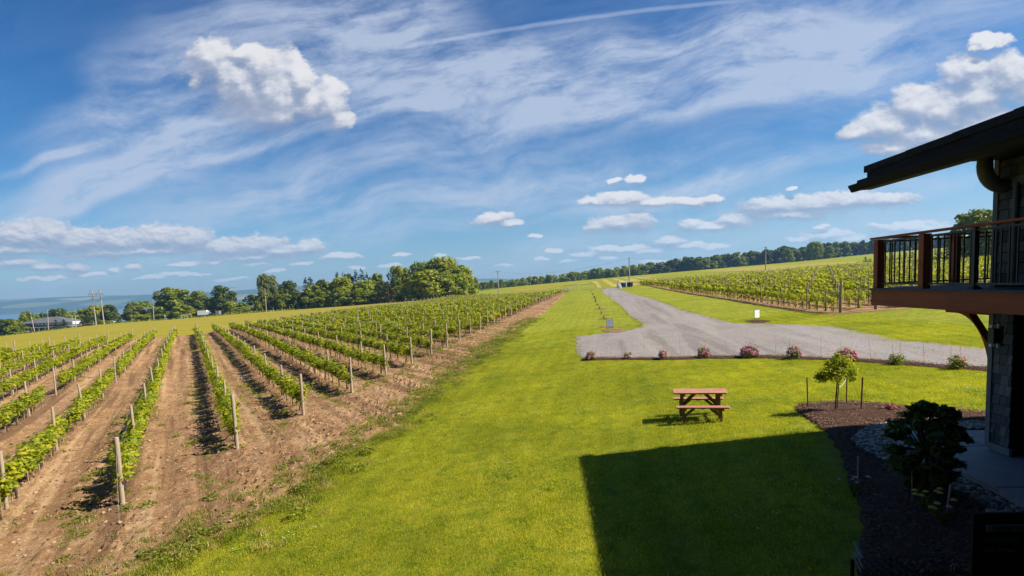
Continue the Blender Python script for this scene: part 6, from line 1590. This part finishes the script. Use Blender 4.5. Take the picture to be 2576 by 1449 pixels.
# ================================================================== ground cover (instanced patches, one object per kind)
def scatter(name, pts, rots, scales, meshes, label, cat):
    """one object: points carrying instances of small patch meshes"""
    me = bpy.data.meshes.new(name); n = len(pts); me.vertices.add(n); me.vertices.foreach_set('co', np.asarray(pts, np.float32).ravel())
    a = me.attributes.new('rot', 'FLOAT_VECTOR', 'POINT'); a.data.foreach_set('vector', np.asarray(rots, np.float32).ravel())
    a = me.attributes.new('scl', 'FLOAT', 'POINT'); a.data.foreach_set('value', np.asarray(scales, np.float32))
    col = bpy.data.collections.new(name+'_patches')
    for i, m_ in enumerate(meshes):
        o = bpy.data.objects.new(f'patch_{i}', m_); col.objects.link(o)
    ob = link(name, me); tag(ob, label, cat, kind='stuff')
    ng = bpy.data.node_groups.new(name, 'GeometryNodeTree'); ng.interface.new_socket('Geometry', in_out='INPUT', socket_type='NodeSocketGeometry'); ng.interface.new_socket('Geometry', in_out='OUTPUT', socket_type='NodeSocketGeometry')
    N = ng.nodes; Lk = ng.links; gi = N.new('NodeGroupInput'); go = N.new('NodeGroupOutput'); ip = N.new('GeometryNodeInstanceOnPoints'); ci = N.new('GeometryNodeCollectionInfo')
    ci.inputs['Collection'].default_value = col; ci.inputs['Separate Children'].default_value = True; ci.inputs['Reset Children'].default_value = True
    ra_ = N.new('GeometryNodeInputNamedAttribute'); ra_.data_type = 'FLOAT_VECTOR'; ra_.inputs[0].default_value = 'rot'
    sa_ = N.new('GeometryNodeInputNamedAttribute'); sa_.data_type = 'FLOAT'; sa_.inputs[0].default_value = 'scl'
    Lk.new(gi.outputs[0], ip.inputs['Points']); Lk.new(ci.outputs[0], ip.inputs['Instance']); ip.inputs['Pick Instance'].default_value = True
    Lk.new(ra_.outputs['Attribute'], ip.inputs['Rotation']); Lk.new(sa_.outputs['Attribute'], ip.inputs['Scale']); Lk.new(ip.outputs[0], go.inputs[0])
    md = ob.modifiers.new('scatter', 'NODES'); md.node_group = ng
    return ob
def blades(seedv, n, size, hmin, hmax, w, mat, bend=.5):
    g = np.random.default_rng(seedv); x = g.normal(0, size*.30, n); y = g.normal(0, size*.30, n); h = g.uniform(hmin, hmax, n); a = g.uniform(0, 6.283, n)
    lx = np.cos(a+1.2)*h*bend*g.random(n); ly = np.sin(a+1.2)*h*bend*g.random(n); wx = np.cos(a)*w/2; wy = np.sin(a)*w/2
    v = np.stack([np.stack([x-wx, y-wy, x*0-.005], 1), np.stack([x+wx, y+wy, x*0-.005], 1), np.stack([x+lx, y+ly, h], 1)], 1)
    mb = MB(); mb.add(v.reshape(-1, 3), np.arange(n*3).reshape(n, 3)); return mb
S_ = 0.6
gm = [blades(i, 1050, S_*1.9, .012, .042, .009, 0).mesh('patch', M['grass']) for i in range(4)]
gx = []
allp = []
y = 4.5
while y < 46:
    s = S_*.92*(1 if y < 24 else 1.0)
    xs = np.arange(-22, 24, s); allp += [(x_+random.uniform(-.2, .2), y+random.uniform(-.2, .2)) for x_ in xs]; y += s
A = np.array(allp)
k, t = LBi(A[:, 0], A[:, 1]); tev = np.interp(k, ek, et)
ok = ~((t > tev-.05) & (k > KMIN-2))
for pl_ in (road_poly, bed_poly, mulch_poly, stone_poly): ok &= ~in_poly(A[:, 0], A[:, 1], pl_)
wpoly = [tuple(map(float, q_)) for q_ in wpp]; ok &= ~in_poly(A[:, 0], A[:, 1], wpoly)
A = A[ok]; pxs = np.array([proj(a[0], a[1], float(Hm(*a))) for a in A]); A = A[(pxs[:, 0] > -60) & (pxs[:, 0] < 2620) & (pxs[:, 1] < 1530)]
A = A[~((A[:, 0] > 7.6+.055*A[:, 1]) & (A[:, 1] < 10.2))]
z = Hm(A[:, 0], A[:, 1]); sx_ = (Hm(A[:, 0]+.3, A[:, 1])-Hm(A[:, 0]-.3, A[:, 1]))/.6; sy_ = (Hm(A[:, 0], A[:, 1]+.3)-Hm(A[:, 0], A[:, 1]-.3))/.6
def rots(n, sx, sy): return np.stack([np.arctan(sy), -np.arctan(sx), np.zeros(n)], 1)
rt = rots(len(A), sx_, sy_)*0.9; rt[:, 2] = rng.integers(0, 4, len(A))*math.pi/2+rng.uniform(-.5, .5, len(A)); rt[:, :2] *= 0.0
hgt = 0.8+0.5*fbm(A[:, 0]*.6, A[:, 1]*.6, 3)
fade = np.clip((46-A[:, 1])/24, 0.25, 1)
scatter('lawn_grass', np.column_stack([A, z-.004-.02*(1-fade)]), rt, hgt*.55+.45, gm, 'mown lawn grass covering the near ground', 'grass')
print('grass patches', len(A))
eg = []
RP = np.array(road_poly)
for i in range(len(RP)):
    a_ = RP[i]; b_ = RP[(i+1) % len(RP)]
    for _ in range(int(np.linalg.norm(b_-a_)*3.2)+1):
        t_ = random.random(); q_ = a_*(1-t_)+b_*t_+rng.normal(0, .22, 2)
        if 3 < q_[1] < 85: eg.append(q_)
eg = np.array(eg); q_ = np.array([proj(a_[0], a_[1], float(Hm(*a_))) for a_ in eg]); eg = eg[(q_[:, 0] > -40) & (q_[:, 0] < 2600)]
scatter('verge_tufts', np.column_stack([eg, Hm(eg[:, 0], eg[:, 1])]), np.column_stack([np.zeros((len(eg), 2)), rng.uniform(0, 6.28, len(eg))]), rng.uniform(.25, .75, len(eg)), [blades(60, 260, .55, .02, .07, .013, 0).mesh('tuft', M['grass']), blades(61, 260, .5, .02, .08, .013, 0).mesh('tuft', M['drygrass'])], 'grass tufts creeping over the edge of the gravel drive', 'grass')
# clover patches and rosette weeds in the lawn
def clover(seedv, n, R_, flowers):
    g = np.random.default_rng(seedv); a = g.uniform(0, 6.28, n); r_ = np.sqrt(g.random(n))*R_; c = np.stack([np.cos(a)*r_, np.sin(a)*r_, g.uniform(.02, .05, n)], 1)
    mb = MB(); mb.leaves(c, np.stack([g.normal(0, .35, n), g.normal(0, .35, n), np.ones(n)], 1), g.uniform(.018, .032, n), LEAF5, 0)
    k = flowers; a = g.uniform(0, 6.28, k); r_ = np.sqrt(g.random(k))*R_*1.1
    for i in range(k):
        c = np.array([math.cos(a[i])*r_[i], math.sin(a[i])*r_[i], .085]); d = g.normal(size=(10, 3)); d /= np.linalg.norm(d, axis=1, keepdims=True); mb.leaves(c+d*.007, d, .012, QUAD, 1)
    return mb.mesh('clover_patch', [M['clover'], M['white']])
cm = [clover(1, 260, .42, 4), clover(2, 260, .42, 9), clover(3, 150, .30, 0), clover(4, 60, .25, 0)]
ros = MB(); a = np.linspace(0, 5.8, 9)
ros.leaves(np.stack([np.cos(a)*.055, np.sin(a)*.055, a*0+.04], 1), np.stack([-np.cos(a)*.25, -np.sin(a)*.25, a*0+1], 1), .10, [(0, -.5, 0), (.16, -.1, .03), (.12, .35, 0), (0, .55, -.05), (-.12, .35, 0), (-.16, -.1, .03)], 0, np.stack([-np.sin(a), np.cos(a), a*0], 1))
cm.append(ros.mesh('rosette', [M['weed']]))
B = A[rng.random(len(A)) < .13]; B = B+rng.uniform(-.4, .4, B.shape)
w_ = fbm(B[:, 0]*.45+30, B[:, 1]*.45, 3); B = B[w_ > .44]
scatter('lawn_clover', np.column_stack([B, Hm(B[:, 0], B[:, 1])]), np.column_stack([np.zeros((len(B), 2)), rng.uniform(0, 6.28, len(B))]), rng.uniform(.6, 1.2, len(B)), cm, 'clover patches with small white flowers and broadleaf weeds in the lawn', 'clover')
# weeds and straw on the vineyard soil
wm = [blades(50, 200, .42, .02, .09, .014, 0, .9).mesh('tuft', M['drygrass']), blades(51, 220, .38, .02, .08, .014, 0, .9).mesh('tuft', M['weed'])]
def broad(seedv):
    g = np.random.default_rng(seedv); n = 90; a = g.uniform(0, 6.28, n); r_ = np.sqrt(g.random(n))*.20
    mb = MB(); mb.leaves(np.stack([np.cos(a)*r_, np.sin(a)*r_, g.uniform(.02, .14, n)*(1-r_*2)], 1), g.normal(0, .6, (n, 3))+np.array([0, 0, 1]), g.uniform(.03, .06, n), DIAM); return mb.mesh('weed', M['weed'])
wm += [blades(52, 200, .5, .02, .07, .012, 0, .9).mesh('tuft', M['weed']), broad(1), blades(53, 200, .45, .02, .07, .012, 0, .9).mesh('tuft', M['drygrass'])]
pts = []
for _ in range(42000):
    kq = random.uniform(KMIN, 14); tq = random.uniform(-3, 1)+random.random()**1.5*60 if random.random() < .75 else random.uniform(-2, 78)
    u = (kq-round(kq))*HSP*SINP     # metres from the row; negative = left
    dens_ = 0.95*math.exp(-((u+.85)/.28)**2)+.22*math.exp(-(u/.25)**2)+.05
    te_ = float(np.interp(kq, ek, et))
    if tq < te_-.2: continue
    if tq < te_+1.6: dens_ = max(dens_, .55*math.exp(-(tq-te_)/.8))
    if random.random() > dens_: continue
    p = LB(kq, tq)
    if fbm(np.array(p[0]*.35), np.array(p[1]*.35), 3) < (.40 if kq > 1.2 else .47) and tq > te_+1: continue
    if p[1] < 3: continue
    q_ = proj(p[0], p[1], float(Hm(*p)))
    if -40 < q_[0] < 2600 and q_[1] < 1500: pts.append(p)
C = np.array(pts)
# ragged edge of lawn
E2 = []
for _ in range(3600):
    kq = random.uniform(-3, 16); te_ = float(np.interp(kq, ek, et)); p = LB(kq, te_+random.gauss(.55, .9)); E2.append(p)
C = np.concatenate([C, np.array(E2)]); q_ = np.array([proj(a[0], a[1], float(Hm(*a))) for a in C]); C = C[(q_[:, 0] > -50) & (q_[:, 0] < 2600) & (q_[:, 1] < 1520) & (C[:, 1] > 3)]
C = C[rng.random(len(C)) < .7]
scatter('vineyard_weeds', np.column_stack([C, soil_z(C[:, 0], C[:, 1])-.03]), np.column_stack([np.zeros((len(C), 2)), rng.uniform(0, 6.28, len(C))]), rng.uniform(.5, 1.25, len(C)), wm, 'weeds and dry grass tufts on the vineyard soil', 'weeds')
print('weeds', len(C))
def rock(seedv, mat, flat=.6, nm='stone'):
    g = np.random.default_rng(seedv); bm = bmesh.new(); bmesh.ops.create_icosphere(bm, subdivisions=2, radius=.5)
    for v in bm.verts:
        n = Vector(v.co).normalized(); f = 1+.32*(float(vnoise(np.array(n.x*1.8+seedv*3+9), np.array(n.y*1.8+n.z*1.3+9)))-.5)*2; v.co = v.co*f; v.co.z *= flat
    me = bpy.data.meshes.new(nm); bm.to_mesh(me); bm.free(); me.materials.append(mat)
    for p in me.polygons: p.use_smooth = True
    return me
cl_ = [rock(i, M['clod'], .65, 'clod') for i in range(4)]
pts = []
for _ in range(42000):
    kq = random.uniform(KMIN, 9); te_ = float(np.interp(kq, ek, et)); tq = te_+abs(random.gauss(0, 1))*13
    u = (kq-round(kq))*HSP*SINP
    if random.random() > .35+.65*math.exp(-(u/.45)**2): continue
    p = LB(kq, tq)
    if p[1] < 4: continue
    q_ = proj(p[0], p[1], float(Hm(*p)))
    if -30 < q_[0] < 1500 and q_[1] < 1480: pts.append(p)
C = np.array(pts)
scatter('soil_clods', np.column_stack([C, soil_z(C[:, 0], C[:, 1])]), rng.uniform(0, 6.28, (len(C), 3))*np.array([.1, .1, 1]), .018+.085*rng.random(len(C))**3, cl_, 'loose clods and pebbles on the vineyard soil', 'clods')
# gravel, chips, river stones
def fill(poly, n, f=None):
    a = np.array(poly); lo = a.min(0); hi = a.max(0); p = rng.uniform(lo, hi, (n, 2)); p = p[in_poly(p[:, 0], p[:, 1], poly)]
    if f is not None: p = p[f(p)]
    q_ = np.array([proj(b_[0], b_[1], float(Hm(*b_))) for b_ in p]); return p[(q_[:, 0] < 2600) & (q_[:, 1] < 1500)]
def put(name, p, off, smin, smax, meshes, lab, cat, pw=2.0, flat=.2):
    scatter(name, np.column_stack([p, Hm(p[:, 0], p[:, 1])+off]), rng.uniform(-1, 1, (len(p), 3))*np.array([flat, flat, 3.14]), smin+(smax-smin)*rng.random(len(p))**pw, meshes, lab, cat)
p = fill(road_poly, 60000, lambda q_: rng.random(len(q_)) < np.clip((38-q_[:, 1])/14, 0.0, 1))
put('loose_gravel', p, .014, .012, .045, [rock(20+i, M['gravelstone'], .6) for i in range(3)], 'loose gravel stones on the drive and parking area', 'gravel', 3)
rs = [rock(30+i, M['stones'], .55) for i in range(4)]
p = fill(stone_poly, 16000); put('river_stones', p, .045, .05, .12, rs, 'rounded river stones edging the walk', 'stones', 1.5)
ch_ = MB(); ch_.box((0, 0, 0), (1, .35, .12)); ch1 = ch_.mesh('chip', M['chip']); ch_ = MB(); ch_.box((0, 0, 0), (.7, .5, .1), taper=.6); ch2 = ch_.mesh('chip', M['chip'])
p = np.concatenate([fill(mulch_poly, 42000), fill(bed_poly, 30000)])
put('bark_chips', p, .075, .02, .07, [ch1, ch2], 'bark chips in the mulch beds', 'mulch', 1.5, .5)

# ================================================================== haze
hzb = MB(); hzb.box((-1500, 2500, 40), (15500, 7700, 330)); 
hm = bpy.data.materials.new('haze_air'); hm.use_nodes = True; hm.node_tree.nodes.clear(); ht = NT(hm.node_tree)
pv = ht.node('ShaderNodeVolumePrincipled'); pv.inputs['Color'].default_value = (0.36, 0.66, 1.0, 1); pv.inputs['Density'].default_value = 0.00014; pv.inputs['Anisotropy'].default_value = 0.2
ho = ht.node('ShaderNodeOutputMaterial'); ht.l.new(pv.outputs[0], ho.inputs['Volume'])
o = hzb.build('haze', hm); tag(o, 'thin bluish summer haze in the air over the whole landscape', 'haze', kind='stuff')
print('OBJ', len(bpy.data.objects), 'vines', len(vines), 'posts', len(posts))

for o in bpy.data.objects:
    if 'label' in o.keys() and not 4 <= len(str(o['label']).replace('-', ' ').split()) <= 16: print('LONG', o.name, o['label'])
